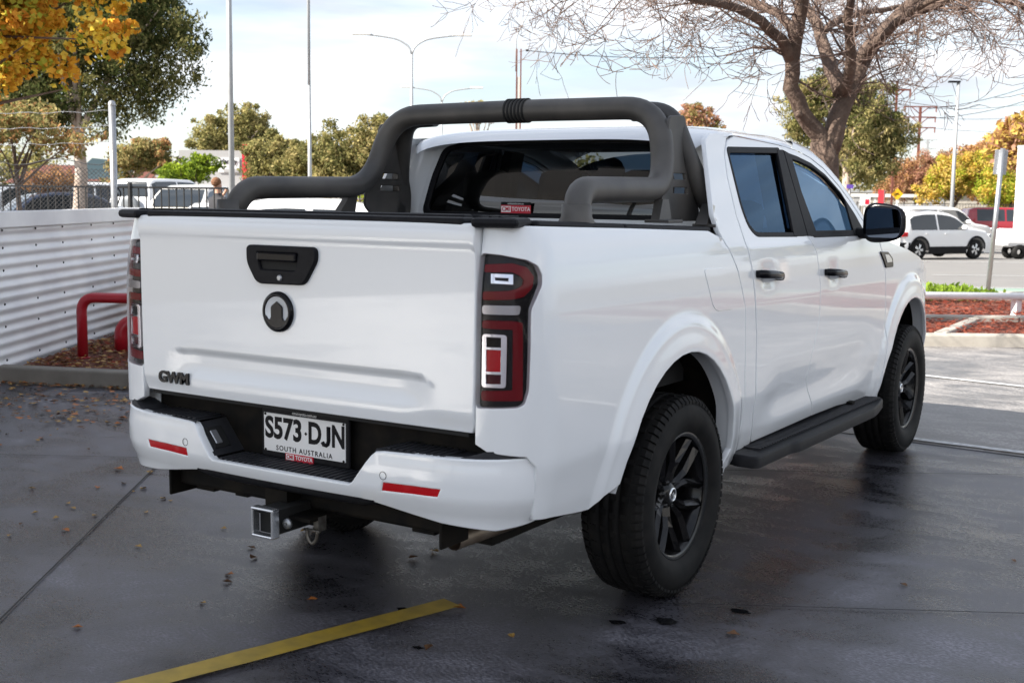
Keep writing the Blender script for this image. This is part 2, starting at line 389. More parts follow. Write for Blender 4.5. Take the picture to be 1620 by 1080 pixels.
def side(y,z):
    x=.935+interp(z,PZ)
    if z>1.33 and y>.30:
        x=min(x,.909-.30*(z-1.33)-(.03*((y-1.5)/1.2)**2 if y>1.5 else 0))
    if y>3.0: x-=.20*((y-3.0)/1.1)**2.4
    x+=flare(y,z)
    # lower door scallop
    w=sst(.7,1.0,y)*(1-sst(2.1,2.4,y))
    x-=.016*w*math.exp(-((z-.67-.03*(y-1.5))/.095)**2)
    x+=.006*w*math.exp(-((z-.53)/.06)**2)
    for hy,hz in ((.745,1.195),(1.62,1.162)):
        x-=.008*math.exp(-((y-hy-.02)/.070)**4-((z-hz)/.048)**4)
    return x
def bodymap(u,z):
    if u>=-.98: return (side(u,z),u,z)
    s=(-.98-u)/.27
    th=min(s,1)*math.pi/2
    X0=side(-.98,z); xe=.742+.01*(z-1.1)
    x=xe+(X0-xe)*math.cos(th)**.85 if th<math.pi/2-1e-6 else xe
    y=-.98-(.185-.03*sst(1.2,1.45,z))*math.sin(th)**.85 if th>0 else -.98
    if s>1: x=xe-(s-1)*.27
    return (x,y,z)

# ================================================================ THE SETTING
def sheet(name, poly, z, m, res=None, zf=None, label=None):
    """flat ground sheet in street axes (r, d)"""
    mb = MB()
    if zf is None: mb.add([P(r, d, z) for r, d in poly], [tuple(range(len(poly)))])
    else:
        r0, r1, d0, d1 = poly; ds = [d0]+[x for x in (21, 24, 28, 32, 36, 40, 43) if d0 < x < d1]+[d1]
        vs = []; 
        for d in ds: vs += [P(r0, d, zf(d)+z), P(r1, d, zf(d)+z)]
        mb.add(vs, [(2*i, 2*i+1, 2*i+3, 2*i+2) for i in range(len(ds)-1)])
    o = mb.build(name, m); tag(o, kind='structure'); return o
sheet('ground', (-700, 700, -60, 1500), -.012, M_earth, zf=gz)
sheet('forecourt', [(-14, -25), (26, -25), (26, 12.66), (-9, 12.66), (-14, 9)], 0, M_conc)
sheet('sunlit_apron', [], .004, M_conc2) if False else None
sheet('car_park', (-60, -5.2, 12.8, 50), .004, M_road, zf=lambda d: 0)
sheet('rear_car_park', (-5.2, -1.5, 12.8, 60), .0, M_road, zf=gz)
sheet('road', (-1.4, 120, 20.6, 60), .0, M_road, zf=gz)
sheet('bike_lane', (-1.4, 60, 20.15, 21.3), .006, M_green, zf=gz)
sheet('footpath', (3, 40, 18.5, 20.1), .004, M_path, zf=gz)
for nm, (r0, r1, d0, d1) in {'lane_line': (-1.4, 60, 21.35, 21.47), 'road_edge_line': (-1.4, 60, 38.0, 38.25)}.items(): sheet(nm, (r0, r1, d0, d1), .012, M_line, zf=gz)
for i in range(9): sheet('lane_dash' if i == 0 else 'lane_dash.%03d' % i, (-1+i*5.2, 1.2+i*5.2, 27.0, 27.13), .012, M_line, zf=gz)
# garden beds with their kerbs, in street axes
sheet('front_garden_bed', [(-3.4, 12.72), (26, 12.72), (26, 14.7), (-3.4, 14.7)], .06, M_soil)
sheet('rear_garden_bed', [(-3.4, 14.7), (26, 14.7), (26, 18.4), (-3.4, 18.4)], .02, M_soil)
def kerb(name, a, b, w, h, m, chips=0):
    A = Vector(P(*a)); B = Vector(P(*b)); L = (B-A).length; mb = MB()
    mb.box(((A.x+B.x)/2, (A.y+B.y)/2, h/2-.01), (L, w, h+.02), rz=math.atan2(B.y-A.y, B.x-A.x), bev=.02)
    o = mb.build(name, m); tag(o, kind='structure'); return o
seg = 2.4
for i in range(11):
    kerb('kerb' if i == 0 else 'kerb.%03d' % i, (-3.4+i*seg+.006, 12.66), (-3.4+(i+1)*seg-.006, 12.66), .17, .13, M_kerb)
for i in range(10):
    kerb('garden_edging' if i == 0 else 'garden_edging.%03d' % i, (-3.4+i*seg+.006, 14.75), (-3.4+(i+1)*seg-.006, 14.75), .16, .13, M_kerb)
kerb('cross_edging', (4.6, 12.9), (5.6, 14.55), .14, .12, M_kerb)
kerb('street_kerb', (-1.4, 20.1), (40, 20.1), .15, .03, M_kerb)

def scatter(name, pts, size, mats, label=None, kind='stuff', zj=.02, group=None, cat=None, curl=.3):
    n = len(pts); mb = MB(); idx = []
    for i, (x, y, z) in enumerate(pts):
        a = random.uniform(0, 6.283); s = size*random.uniform(.5, 1.3); w = s*random.uniform(.35, .8)
        tx, ty = math.cos(a), math.sin(a); h = random.uniform(0, zj); t1 = random.uniform(-curl, curl)*s; t2 = random.uniform(0, curl)*s
        c = (x, y, z+h+.004)
        mb.add([(c[0]-tx*s/2, c[1]-ty*s/2, c[2]+t2), (c[0]+ty*w/2, c[1]-tx*w/2, c[2]+abs(t1)*.3), (c[0]+tx*s/2, c[1]+ty*s/2, c[2]+t2*.6), (c[0]-ty*w/2, c[1]+tx*w/2, c[2]+abs(t1))], [(0, 1, 3), (1, 2, 3)])
    o = mb.build(name, mats)
    if len(mats) > 1:
        ids = np.repeat(RNG.integers(0, len(mats), n), 2).astype(np.int32); o.data.polygons.foreach_set('material_index', ids)
    tag(o, label, cat, group, kind); return o
U = random.uniform
M_leafy = mat('yellow_fallen_leaf', (.42, .27, .07), .6, noise=(30, (.30, .15, .04), .2)); M_leafb = mat('brown_fallen_leaf', (.16, .075, .03), .7, noise=(30, (.09, .045, .02), .2)); M_leafo = mat('orange_fallen_leaf', (.38, .13, .03), .6)
scatter('wood_chips', [P(U(-3, 11), U(12.78, 14.6), .06) for _ in range(9000)], .07, [M_chipr], 'loose red wood chips covering the nearer strip of the roadside garden', zj=.05)
scatter('wood_chips', [P(U(-3, 11), U(14.9, 17.9), .02) for _ in range(9000)], .08, [M_chipr], 'loose red wood chips around the low white rail', zj=.06)
scatter('verge_grass', [P(U(-2, 7.3)+U(-.3, .3), U(17.9, 20.0), .03) for _ in range(16000)], .07, [M_grass], 'short bright green grass beside the road', zj=.07, curl=1.6)

# concrete joints and painted lines on the forecourt (world axes)
tag(MB().add([(-3.5, 3.90, .004), (12.0, 2.62, .004), (9.5, 12.4, .004), (.4, 9.15, .004), (-3.0, 7.9, .004)], [(0, 1, 2, 3, 4)]).build('sunlit_apron', M_conc2), kind='structure')  # paler ground sheet: sun brightness put into the slab colour
def strip(name, a, b, w, z, m, kind='structure'):
    A = Vector((*a, z)); B = Vector((*b, z)); n = Vector((-(B-A).y, (B-A).x, 0)).normalized()*w/2
    k = max(1, int((B-A).length/.12)); vs = []
    for i in range(k+1):
        p = A.lerp(B, i/k); j1 = U(-.004, .004) if w > .03 else U(-.0015, .0015); j2 = U(-.004, .004) if w > .03 else U(-.0015, .0015)
        vs += [p-n*(1+j1/w), p+n*(1+j2/w)]
    o = MB().add(vs, [(2*i, 2*i+1, 2*i+3, 2*i+2) for i in range(k)]).build(name, m); return tag(o, kind=kind)
M_joint = mat('slab_joint', (.018, .017, .017), .8)
for i, (a, b) in enumerate([((-.75, -1.93), (-3.2, 1.38)), ((-3.2, 1.38), (-5.4, 1.45)), ((.139, 2.03), (6.2, 5.75)), ((-3.4, -.01), (.139, 2.03)), ((.9, -.15), (4.6, 1.95)), ((.85, 3.66), (3.2, 3.38))]):
    strip('slab_joint' if i == 0 else 'slab_joint.%03d' % i, a, b, .008, .008, M_joint)
strip('yellow_bay_line', (-.25, -2.27), (.262, -.600), .105, .012, M_yellow)
strip('white_bay_line', (.78, 3.62), (4.2, 3.42), .075, .012, M_line)
strip('white_bay_line', (-1.2, 6.76), (5.0, 5.75), .075, .012, M_line)

# ---- left garden corner
kd = tag(MB().box((-5.0, 1.985, .055), (1.9, .15, .15), rz=math.atan2(.36, .96), bev=.015).build('kerb', M_kerbdark), kind='structure')
tag(MB().box((-3.5, 2.55, .055), (1.3, .15, .15), rz=math.atan2(.36, .96), bev=.015).build('kerb', M_kerbdark), kind='structure')
tag(MB().add([(-5.84, 1.83, .09), (-2.9, 2.86, .09), (-3.6, 5.2, .09), (-7.75, 4.95, .09)], [(0, 1, 2, 3)]).build('corner_garden_bed', M_soil), kind='structure')
pts = []
while len(pts) < 4200:
    x, y = U(-7.6, -3.5), U(1.8, 4.6)
    if inside((x, y), [(-5.8, 1.87), (-3.2, 2.85), (-3.7, 4.6), (-7.4, 4.4)]): pts.append((x, y, .09))
scatter('leaf_litter', pts, .06, [M_chipb, M_leafb, M_leafy, M_chipr], 'brown and ochre leaf litter on the soil below the corrugated fence', zj=.03)
pts = []
for _ in range(900):
    t = U(-.15, 1); x = -5.84+t*1.95; y = 1.70+t*.66-abs(random.gauss(0, .075)); pts.append((x, y, .0))
for _ in range(480):
    x = U(-5.9, -3.6); pts.append((x, U(.6, 1.75)+(x+5.3)*.1, 0))
scatter('drifted_leaves', pts, .05, [M_leafb, M_leafy, M_leafo, M_leafb], 'dry leaves drifted against the foot of the low kerb', zj=.012)
# loose leaves out on the slab: a real little folded leaf each, mesh shared
lf = []
for m_, s_ in ((M_leafy, 1), (M_leafb, .9), (M_leafo, 1.1), (M_leafy, .7)):
    mb = MB(); pr = [(0, -.5, .0), (.28, -.2, .10), (.33, .12, .16), (.12, .3, .06), (0, .55, .02), (-.12, .3, .10), (-.36, .10, .2), (-.25, -.2, .06)]
    v = [(x*.045*s_, y*.045*s_, z*.045*s_+.003) for x, y, z in pr]+[(0, 0, .002)]
    mb.add(v, [(i, (i+1) % 8, 8) for i in range(8)]); me = mb.build('fallen_leaf', m_); lf.append(me.data); bpy.data.objects.remove(me)
k = 0
spots = []
while len(spots) < 150:
    x, y = U(-4.8, .1), U(-2.3, 1.6)
    # thinner away from the kerb
    if random.random() > .25+.75*sst(-2.5, 1.5, y-(x+3)*.25): continue
    spots.append((x, y))
spots += [(.45, -1.0), (.30, -.62), (1.25, -.3), (1.6, .6), (1.9, 1.2), (.62, -.75)]
for (x, y) in spots:
    o = bpy.data.objects.new('fallen_leaf', lf[random.randrange(4)]); COL.objects.link(o); o.location = (x, y, .002); o.rotation_euler = (U(-.2, .2), U(-.2, .2), U(0, 6.28)); sc_ = U(.6, 1.35); o.scale = (sc_, sc_, sc_)
    tag(o, 'small dry leaf lying loose on the grey concrete', 'leaf', 'loose leaves on the concrete')
M_oil = mat('oil_stain', (.008, .008, .009), .12)
for (x, y, s_) in ((1.0, -.31, .05), (.86, -.42, .03), (1.18, -.06, .035), (.15, -.75, .03), (.42, -1.02, .02)):
    pr = [(math.cos(a)*s_*U(.6, 1.3), math.sin(a)*s_*U(.4, .9)) for a in [i*.524 for i in range(12)]]
    tag(MB().add([(x+a, y+b, .0045) for a, b in pr], [tuple(range(12))]).build('oil_spot', M_oil), kind='structure')

# ---- corrugated fence
FD = Vector((-.521, .853, 0)).normalized(); FN = Vector((.853, .521, 0)).normalized(); FA = Vector((-5.861, 1.77, 0))
FL0, FL1 = -3.2, 3.32
fence = empty('corrugated_fence', FA, 0, 'white corrugated steel fence with a flat capping strip behind the red bollards', 'fence')
def fpt(t, off, z): return FD*t+FN*off+Vector((0, 0, z))
def corr(z0, z1, off, name, t0=FL0, t1=FL1):
    mb = MB(); nz_ = int((z1-z0)/.009); vs = []; ts = [t0+(t1-t0)*i/40 for i in range(41)]
    for i, t in enumerate(ts):
        for j in range(nz_+1):
            z = z0+(z1-z0)*j/nz_; ph = (z*2*math.pi/.0905)
            w = .0105*math.sin(ph)+.002*math.sin(t*3.1+z*2)
            vs.append(fpt(t, off+w, z))
    mb.add(vs, [(i*(nz_+1)+j, (i+1)*(nz_+1)+j, (i+1)*(nz_+1)+j+1, i*(nz_+1)+j+1) for i in range(40) for j in range(nz_)], True)
    return mb.build(name, M_corr, fence)
corr(.02, .70, .0, 'corrugated_sheet'); corr(.665, 1.235, .006, 'corrugated_sheet')
mb = MB(); c_ = fpt((FL0+FL1)/2, .012, 1.285); mb.box(c_, (FL1-FL0, .07, .13), rz=math.atan2(FD.y, FD.x), bev=.006); mb.build('capping_strip', M_corr, fence)
for t in (-3.0, -1.2, .55, 1.9, 3.2): MB().box(fpt(t, -.06, .65), (.05, .05, 1.27), rz=math.atan2(FD.y, FD.x)).build('post', M_steel, fence)
scr = None
for t in (-.02, .62, 1.20, 1.9, 2.5):
    for z in (.16, .43, .61, .88, 1.06, 1.20):
        if scr is None: scr = MB().lathe([(0, 0), (.006, .0), (.008, .006), (.004, .010), (0, .011)], axis='x', n=8).build('screw', M_under, fence); scr.location = fpt(t, .019, z); scr.rotation_euler = (0, 0, math.atan2(FN.y, FN.x)); continue
        o = scr.copy(); COL.objects.link(o); o.location = fpt(t, .019, z)

# ---- red bollards
def hoop(name, pts, r, label, grp):
    t = empty(name, pts[0], 0, label, 'bollard', grp); o = Vector(pts[0])
    MB().tube([p-o for p in smooth_path(pts, .13, 8)], r, 20).build('pipe', M_redpaint, t)
    MB().lathe([(0, r+.001), (.0, r+.018), (.012, r+.014), (.018, r+.001)], axis='z', n=20, closed=True).build('collar', M_redpaint, t)
hoop('red_hoop_bollard', [P(-3.69, 10.3, .09), P(-3.69, 10.3, .615), P(-2.75, 10.2, .615), P(-2.75, 10.2, .09)], .044, 'tall red steel hoop in the leafy bed by the corrugated fence', None)
hoop('red_pipe_bollard', [P(-3.50, 10.75, .09), P(-3.50, 10.75, .36), P(-3.0, 10.9, .36), P(-3.0, 10.9, .09)], .062, 'short thick red pipe bend low behind the tall red hoop', None)

# ---- low white rail by the road
rail = empty('low_white_rail', P(3, 16), 0, 'low white painted pipe rail along the red wood chips', 'rail')
o0 = Vector(P(3, 16)); 
MB().tube([Vector(P(-2.0, 16.0, .27))-o0, Vector(P(7.6, 16.0, .27))-o0], .05, 14).build('pipe', M_corr, rail)
for r in (-1.5, 2.2, 6.72): MB().box(Vector(P(r, 16.05, .13))-o0, (.10, .10, .27), rz=YAW*-1, bev=.008).build('post', M_corr, rail)
rail2 = empty('low_white_rail', P(8.4, 13.6), 0, 'white painted rail end standing at the kerb by the photo edge', 'rail')
MB().tube([(0, 0, .05), (0, 0, .42)], .05, 14).build('post', M_corr, rail2)

# ---- unseen canopy, added and shaped to keep the sun off forecourt and truck
WN = Vector((.813, .583, 0)).normalized(); WD = Vector((.583, -.813, 0)).normalized(); WP = WN*-3.95
aw = math.atan2(WD.y, WD.x)
bld = empty('added_shade_canopy', WP, 0, 'unseen flat white canopy on slim columns, added to shade the forecourt and truck', 'canopy')
MB().box(WD*1.5-WN*3.2+Vector((0, 0, 5.3)), (11.4, 6.4, .40), rz=aw).build('roof_slab', M_whitesign, bld)
MB().box(WD*1.5+WN*.03+Vector((0, 0, 5.31)), (11.5, .05, .44), rz=aw).build('fascia', M_whitesign, bld)
for a_, b_ in ((6, -4.6), (6, -1.2), (-1.0, -4.8), (-3.0, -5.0)):
    p_ = WD*a_+WN*b_; MB().tube([(p_.x, p_.y, 0), (p_.x, p_.y, 5.1)], .11, 16).build('column', M_pole, bld)
bld = empty('added_bounce_building', (13.5, -7, 0), 0, 'unseen low white building added to bounce sunlight onto the truck', 'building')
MB().box((4, 0, 4.1), (8, 22, 1.8)).build('upper_wall', M_whitesign, bld)  # unseen building, added as a bright surface to light the truck
MB().box((4.3, 0, 1.6), (7.4, 21.6, 3.2)).build('lower_wall', mat('render_wall', (.62, .62, .62), .8), bld)
for i in range(6): MB().box((.58, -8.8+i*3.5, 1.55), (.06, 3.1, 2.7)).build('window', M_gl_car, bld)

# ---- sealed lawn, trees beyond, seen in the paintwork only a little

# ================================================================ THE PICKUP TRUCK
truck = empty('white_pickup_truck', (0, 0, 0), 0, 'white dual cab pickup truck with black sports bar parked in the foreground', 'pickup truck')
def inw(u, z):
    a = Vector(bodymap(u, z)); b = Vector(bodymap(u+.004, z)); c = Vector(bodymap(u, z+.004)); n = (b-a).cross(c-a)
    n.normalize(); 
    if n.x < 0: n = -n
    return -n
def inb(u, z): 
    p = bodymap(u, z)
    if u > -.98: return (-1, 0, 0)
    s = min(1, (-.98-u)/.27); return Vector((-math.cos(s*1.571), math.sin(s*1.571), 0))
both = (False, True)
def bp(name, outline, m=None, **k):
    r = []
    for mi in both:
        r.append(panel(name, outline, bodymap, m or M_paint, truck, mirror=mi, inward=inb, **k))
    return r
def rings(cy):
    return [p for q in (1.05, 1.10, 1.15, 1.17, 1.19, 1.21, 1.235, 1.26, 1.29, 1.34) for p in arch_arc(cy, q, math.pi+.3, -.3, 120)]
def arch_arc(cy, q, a0, a1, n=22):
    o = []
    for i in range(n+1):
        a = a0+(a1-a0)*i/n; c, s = math.cos(a), math.sin(a); y = cy+.52*q*c; z = .38+.575*q*s if s > 0 else .38+.575*q*s/.35*.9
        o.append((y, z))
    return o
# bed side (rear quarter) with its arch opening
bo = [(.195, 1.387), (-.45, 1.407), (-1.0, 1.421), (-1.246, 1.427), (-1.246, .765), (-1.215, .745), (-1.10, .735), (-1.065, .70), (-1.05, .53), (-.78, .495), (-.72, .49)]
arc = arch_arc(-.08, 1.0, math.pi-.02, .0)
bo += [(-.66, .525)]+[p for p in arc if p[0] > -.585 and True][0:]+[(.425, .50), (.38, .42), (.50, .415), (.547, .46), (.545, .60), (.521, .80), (.516, .95), (.501, 1.08), (.431, 1.224), (.325, 1.352)]
lamp_o = poly_round([(-1.2465, 1.347), (-1.19, 1.343), (-1.101, 1.329), (-1.061, 1.311), (-1.045, 1.281), (-1.048, 1.25), (-1.068, 1.214), (-1.089, 1.178), (-1.092, 1.125), (-1.094, 1.02), (-1.097, .934), (-1.11, .892), (-1.131, .881), (-1.2465, .873)], .008, 2)
# the lamp bites out of the rear edge of the panel
bo2 = []
for p in bo:
    bo2.append(p)
    if p == (-1.246, 1.427):
        bo2 += [(-1.246, 1.351)]+[(a+.0035*(1 if a > -1.2 else 0), b) for a, b in lamp_o]+[(-1.246, .869)]
bp('bed_side_panel', bo2, res=.028, depth=.025, neps=.005, extra=rings(-.08))
# raised flare seam line is carried by the surface; inner arch lip
for mi in both:
    for cy, (y0, y1) in ((-.08, (-.60, .5)), (3.07, (2.5, 3.7))):
        pts = [p for p in arch_arc(cy, 1.0, math.pi+.12, -.35, 60) if p[1] > (.50 if p[0] < cy else .44)]; sgn = -1 if mi else 1; mb = MB(); vs = []
        for (y, z) in pts:
            x = side(y, z)-.004; vs += [(sgn*x, y, z), (sgn*(x-.075), y, z)]
        fs = [(2*i, 2*i+1, 2*i+3, 2*i+2) for i in range(len(pts)-1)]; mb.add(vs, fs, True).build('arch_lip', M_paint, truck)
        mb = MB(); vs = []; pts = [p for p in arch_arc(cy, 1.03, math.pi+.1, -.1, 40) if p[1] > .50]
        for (y, z) in pts: vs += [(sgn*.88, y, z), (sgn*.45, y, z)]
        fs = [(2*i, 2*i+1, 2*i+3, 2*i+2) for i in range(len(pts)-1)]; mb.add(vs, fs, True)
        mb.add([(sgn*.50, cy-.60, .48), (sgn*.50, cy+.60, .48), (sgn*.50, cy+.60, 1.0), (sgn*.50, cy-.60, 1.0)], [(0, 1, 2, 3)]); mb.build('wheel_arch_liner', M_under, truck)
for y, z in ((.335, .88), (.415, .77), (-.49, .80)):
    MB().lathe([(0, 0), (.004, .008), (0, .011)], c=(.90, y-.01, z), axis='y', n=10).build('liner_clip', M_black, truck)
# fuel flap seam + flap
fo = poly_round([(.10, 1.248), (.318, 1.243), (.383, 1.078), (.185, 1.083)], [.02, .04, .03, .05], 5)
panel('fuel_flap', fo, bodymap, M_paint, truck, inward=inb, off=-.0022, depth=.006, bev=.0015, res=.03)
# cab corner strip between bed and rear door, up to the roof
cs = [(.515, .47), (.50, .62), (.518, .80), (.512, .95), (.50, 1.08), (.43, 1.225), (.33, 1.345), (.29, 1.385), (.34, 1.45), (.40, 1.60), (.455, 1.745), (.50, 1.775),
      (.70, 1.790), (.62, 1.765), (.555, 1.70), (.525, 1.60), (.52, 1.45), (.545, 1.33), (.575, 1.24), (.605, 1.12), (.632, .95), (.645, .75), (.665, .60), (.72, .47)]
bp('cab_corner', [(.56, .455)]+[(.555, .60), (.53, .80), (.525, .95), (.51, 1.08), (.44, 1.23), (.335, 1.36), (.315, 1.39)]+[(.30, 1.45), (.35, 1.60), (.40, 1.745), (.46, 1.775)]+cs[12:23]+[(.715, .47)], res=.03)
# rear door
rd = [(.735, .475), (.68, .60), (.66, .75), (.648, .95), (.62, 1.12), (.59, 1.24), (.56, 1.335), (.535, 1.45), (.54, 1.60), (.57, 1.695), (.632, 1.752), (.71, 1.777), (.99, 1.768), (1.262, 1.757),
      (1.285, 1.70), (1.30, 1.50), (1.318, 1.345), (1.40, 1.268), (1.438, 1.117), (1.440, .967), (1.36, .794), (1.338, .676), (1.42, .57), (1.50, .478)]
rwin = poly_round([(.60, 1.722), (1.215, 1.742), (1.175, 1.352), (.69, 1.362), (.628, 1.40), (.60, 1.48)], [.025, .005, .005, .05, .05, .05])
rdo = panel  # alias
def door(out, win, hy, hz, nm='door'):
    r = []
    for mi in both:
        d = panel(nm, out, bodymap, M_paint, truck, holes=[win], mirror=mi, inward=inb, res=.03)
        sgn = -1 if mi else 1; X = side(hy, hz)+.016
        # handle: bar on two feet
        mb = MB(); pth = [(sgn*(X-.012), hy-.115, hz+.006), (sgn*(X+.026), hy-.095, hz+.006), (sgn*(X+.032), hy, hz), (sgn*(X+.026), hy+.10, hz-.008), (sgn*(X-.012), hy+.12, hz-.010)]
        mb.tube(smooth_path(pth, .02, 3), [.013]+[.016]*9+[.013]*(len(smooth_path(pth, .02, 3))-10), 10)
        mb.box((sgn*(X+.008), hy+.115, hz-.011), (.04, .035, .032), bev=.01)
        for i in range(len(mb.v)): v = mb.v[i]; mb.v[i] = (v[0], v[1], hz+(v[2]-hz)*1.15)
        h = mb.build('handle', M_gloss, d); r.append(d)
    return r
door(rd, rwin, .748, 1.198)
fd = [(1.508, .478), (1.43, .575), (1.347, .676), (1.368, .79), (1.449, .967), (1.447, 1.12), (1.409, 1.272), (1.327, 1.348), (1.30, 1.55), (1.272, 1.757), (1.45, 1.742), (1.62, 1.716), (1.80, 1.665), (1.98, 1.585), (2.13, 1.50), (2.27, 1.405), (2.36, 1.335),
      (2.44, 1.28), (2.515, 1.17), (2.55, .985), (2.56, .738), (2.545, .56), (2.53, .425), (2.3, .44), (1.9, .47)]
fwin = poly_round([(1.315, 1.725), (1.45, 1.712), (1.62, 1.686), (1.80, 1.635), (1.98, 1.553), (2.12, 1.445), (2.20, 1.335), (1.40, 1.345), (1.345, 1.52)], .012)
door(fd, fwin, 1.625, 1.165)
# glass and black surrounds
def ins(poly, k, c=None):
    cx = sum(p[0] for p in poly)/len(poly); cy = sum(p[1] for p in poly)/len(poly)
    return [(cx+(x-cx)*k[0], cy+(y-cy)*k[1]) for x, y in poly]
for mi in both:
    panel('side_glass', ins(rwin, (.985, .98)), bodymap, M_gl_tint, truck, mirror=mi, off=.016, depth=.004, res=.03, inward=inb)
    panel('side_glass', ins(fwin, (.985, .98)), bodymap, M_gl_front, truck, mirror=mi, off=.016, depth=.004, res=.03, inward=inb)
    panel('window_seal', ins(rwin, (1.012, 1.02)), bodymap, M_blackpl, truck, mirror=mi, off=-.003, depth=.022, res=.025, inward=inb, holes=[ins(rwin, (.965, .93))])
    panel('window_seal', ins(fwin, (1.012, 1.02)), bodymap, M_blackpl, truck, mirror=mi, off=-.003, depth=.022, res=.025, inward=inb, holes=[ins(fwin, (.965, .90))])
    panel('door_pillar_trim', [(1.135, 1.353), (1.190, 1.735), (1.262, 1.739), (1.285, 1.55), (1.305, 1.350)], bodymap, M_blackpl, truck, mirror=mi, off=-.005, depth=.01, res=.05, inward=inb)
    panel('door_pillar_trim', [(1.318, 1.350), (1.296, 1.55), (1.276, 1.738), (1.355, 1.722), (1.375, 1.55), (1.45, 1.346)], bodymap, M_blackpl, truck, mirror=mi, off=-.005, depth=.01, res=.05, inward=inb)
    panel('mirror_sail_trim', [(2.04, 1.338), (2.02, 1.52), (2.13, 1.445), (2.24, 1.345)], bodymap, M_blackpl, truck, mirror=mi, off=-.005, depth=.01, res=.05, inward=inb)
# front fender
fa = [p for p in arch_arc(3.07, 1.0, math.pi-.02, .02)]
ff = [(2.552, .985), (2.565, .738), (2.552, .60), (2.548, .50)]
ff = [(2.38, 1.335), (2.455, 1.285), (2.528, 1.17), (2.562, .985), (2.572, .738), (2.557, .56), (2.545, .43), (2.60, .42), (2.60, .50)]
ff += [(2.58, .50)] if False else []
fend = ff[:-1]+[(2.575, .45)]+[(max(y, 2.58), z) for y, z in fa if y < 3.55]+[(3.56, .58), (3.52, .47), (3.72, .42), (3.86, .62), (3.90, .90), (3.84, 1.02), (3.62, 1.09), (3.30, 1.175), (3.0, 1.232), (2.7, 1.275), (2.5, 1.305)]
bp('front_fender', fend, res=.028, neps=.005, extra=rings(3.07))
# fender badge
for mi in (False,):
    b = panel('fender_badge', poly_round([(2.43, 1.238), (2.575, 1.232), (2.655, 1.195), (2.665, 1.150), (2.525, 1.152), (2.49, 1.19)], .012), bodymap, M_gloss, truck, off=-.008, depth=.012, bev=.003, inward=inb, res=.03)
    panel('badge_inlay', poly_round([(2.50, 1.222), (2.57, 1.219), (2.625, 1.195), (2.635, 1.178), (2.535, 1.178)], .006), bodymap, M_alum, b, off=-.0105, depth=.003, bev=.001, inward=inb, res=.03)
# roof
def zr(y): return interp(y, [(.42, 1.800), (.6, 1.822), (.9, 1.842), (1.3, 1.850), (1.7, 1.838), (1.95, 1.808), (2.12, 1.765), (2.5, 1.60), (2.9, 1.41), (3.12, 1.305)])
def hw(y): return interp(y, [(.42, .70), (.55, .745), (.7, .775), (1.3, .785), (1.7, .772), (2.0, .775)])
def roofp(s, y):
    w = side(y, 1.76) if y < 1.45 else side(y, interp(y, [(1.45, 1.745), (1.62, 1.722), (1.80, 1.672), (1.98, 1.592), (2.12, 1.51)]))
    ze = interp(y, [(.42, 1.74), (.55, 1.765), (.7, 1.782), (1.25, 1.762), (1.45, 1.748), (1.62, 1.722), (1.80, 1.672), (1.98, 1.592), (2.12, 1.51)])
    if y < .62: w -= .10*((.62-y)/.2)**2
    a = abs(s); x = w*math.sin(a*math.pi/2)**.95 if a > 0 else 0
    k = 1-abs(x/w)**4.2 if a < 1 else 0
    z = ze+(zr(y)-ze)*max(0, k)**.62
    if y < .56: z -= .16*((.56-y)/.14)**2*.35
    return (math.copysign(x, s), y, z)
mb = MB(); ns = 36; ys = [.44, .46, .49, .53, .60]+[.60+i*.08 for i in range(1, 18)]
for y in ys:
    for i in range(ns+1): mb.v.append(roofp(-1+2*i/ns, y))
for j in range(len(ys)-1):
    for i in range(ns):
        a = j*(ns+1)+i; mb.f.append((a, a+1, a+ns+2, a+ns+1)); mb.sm.append(True)
mb.build('roof', M_paint, truck)
# A pillars: from the roof edge down to the fender
for mi in both:
    sgn = -1 if mi else 1; mb = MB(); vs = []
    rows = [(1.40, 1.755), (1.62, 1.725), (1.80, 1.672), (1.98, 1.592), (2.13, 1.508), (2.27, 1.413), (2.38, 1.345), (2.50, 1.300)]
    for (y, z) in rows:
        x = side(y, z); t = (y-1.4)/1.1
        vs += [(sgn*x, y, z), (sgn*(x-.004), y+.025, z+.022), (sgn*(x-.025), y+.055, z+.038), (sgn*(x-.075), y+.10+.05*t, z+.040), (sgn*(x-.10), y+.14+.05*t, z+.030)]
    mb.add(vs, [(5*i+k, 5*i+k+1, 5*i+k+6, 5*i+k+5) for i in range(len(rows)-1) for k in range(4)], True); mb.build('windscreen_pillar', M_paint, truck)
# windscreen, hood
mb = MB(); vs = []; n = 12
for j in range(9):
    y = 1.98+j*.14
    for i in range(n+1):
        s = -1+2*i/n; w = .70+.09*(j/8); z = zr(y+.02)-.03-.035*s*s-.07*abs(s)**5; vs.append((w*s, y-.10*s*s+.03, z))
mb.add(vs, [(j*(n+1)+i, j*(n+1)+i+1, (j+1)*(n+1)+i+1, (j+1)*(n+1)+i) for j in range(8) for i in range(n)], True).build('windscreen', M_gl_front, truck)
mb = MB(); vs = []; ny = 12; n = 14
for j in range(ny+1):
    y = 2.42+j/ny*1.60
    for i in range(n+1):
        s = -1+2*i/n; w = interp(y, [(2.42, .905), (3.3, .87), (4.02, .70)]); base = interp(y, [(2.42, 1.315), (3.0, 1.248), (3.3, 1.195), (3.62, 1.12), (3.84, 1.045), (4.02, .94)])
        z = base+.05*(1-abs(s)**3)-.012*abs(math.sin(s*6)); vs.append((w*s, y, z))
mb.add(vs, [(j*(n+1)+i, j*(n+1)+i+1, (j+1)*(n+1)+i+1, (j+1)*(n+1)+i) for j in range(ny) for i in range(n)], True).build('bonnet', M_paint, truck)
mb = MB(); mb.box((0, 3.98, .70), (1.50, .16, .52), bev=.06); mb.build('grille', M_blackpl, truck)
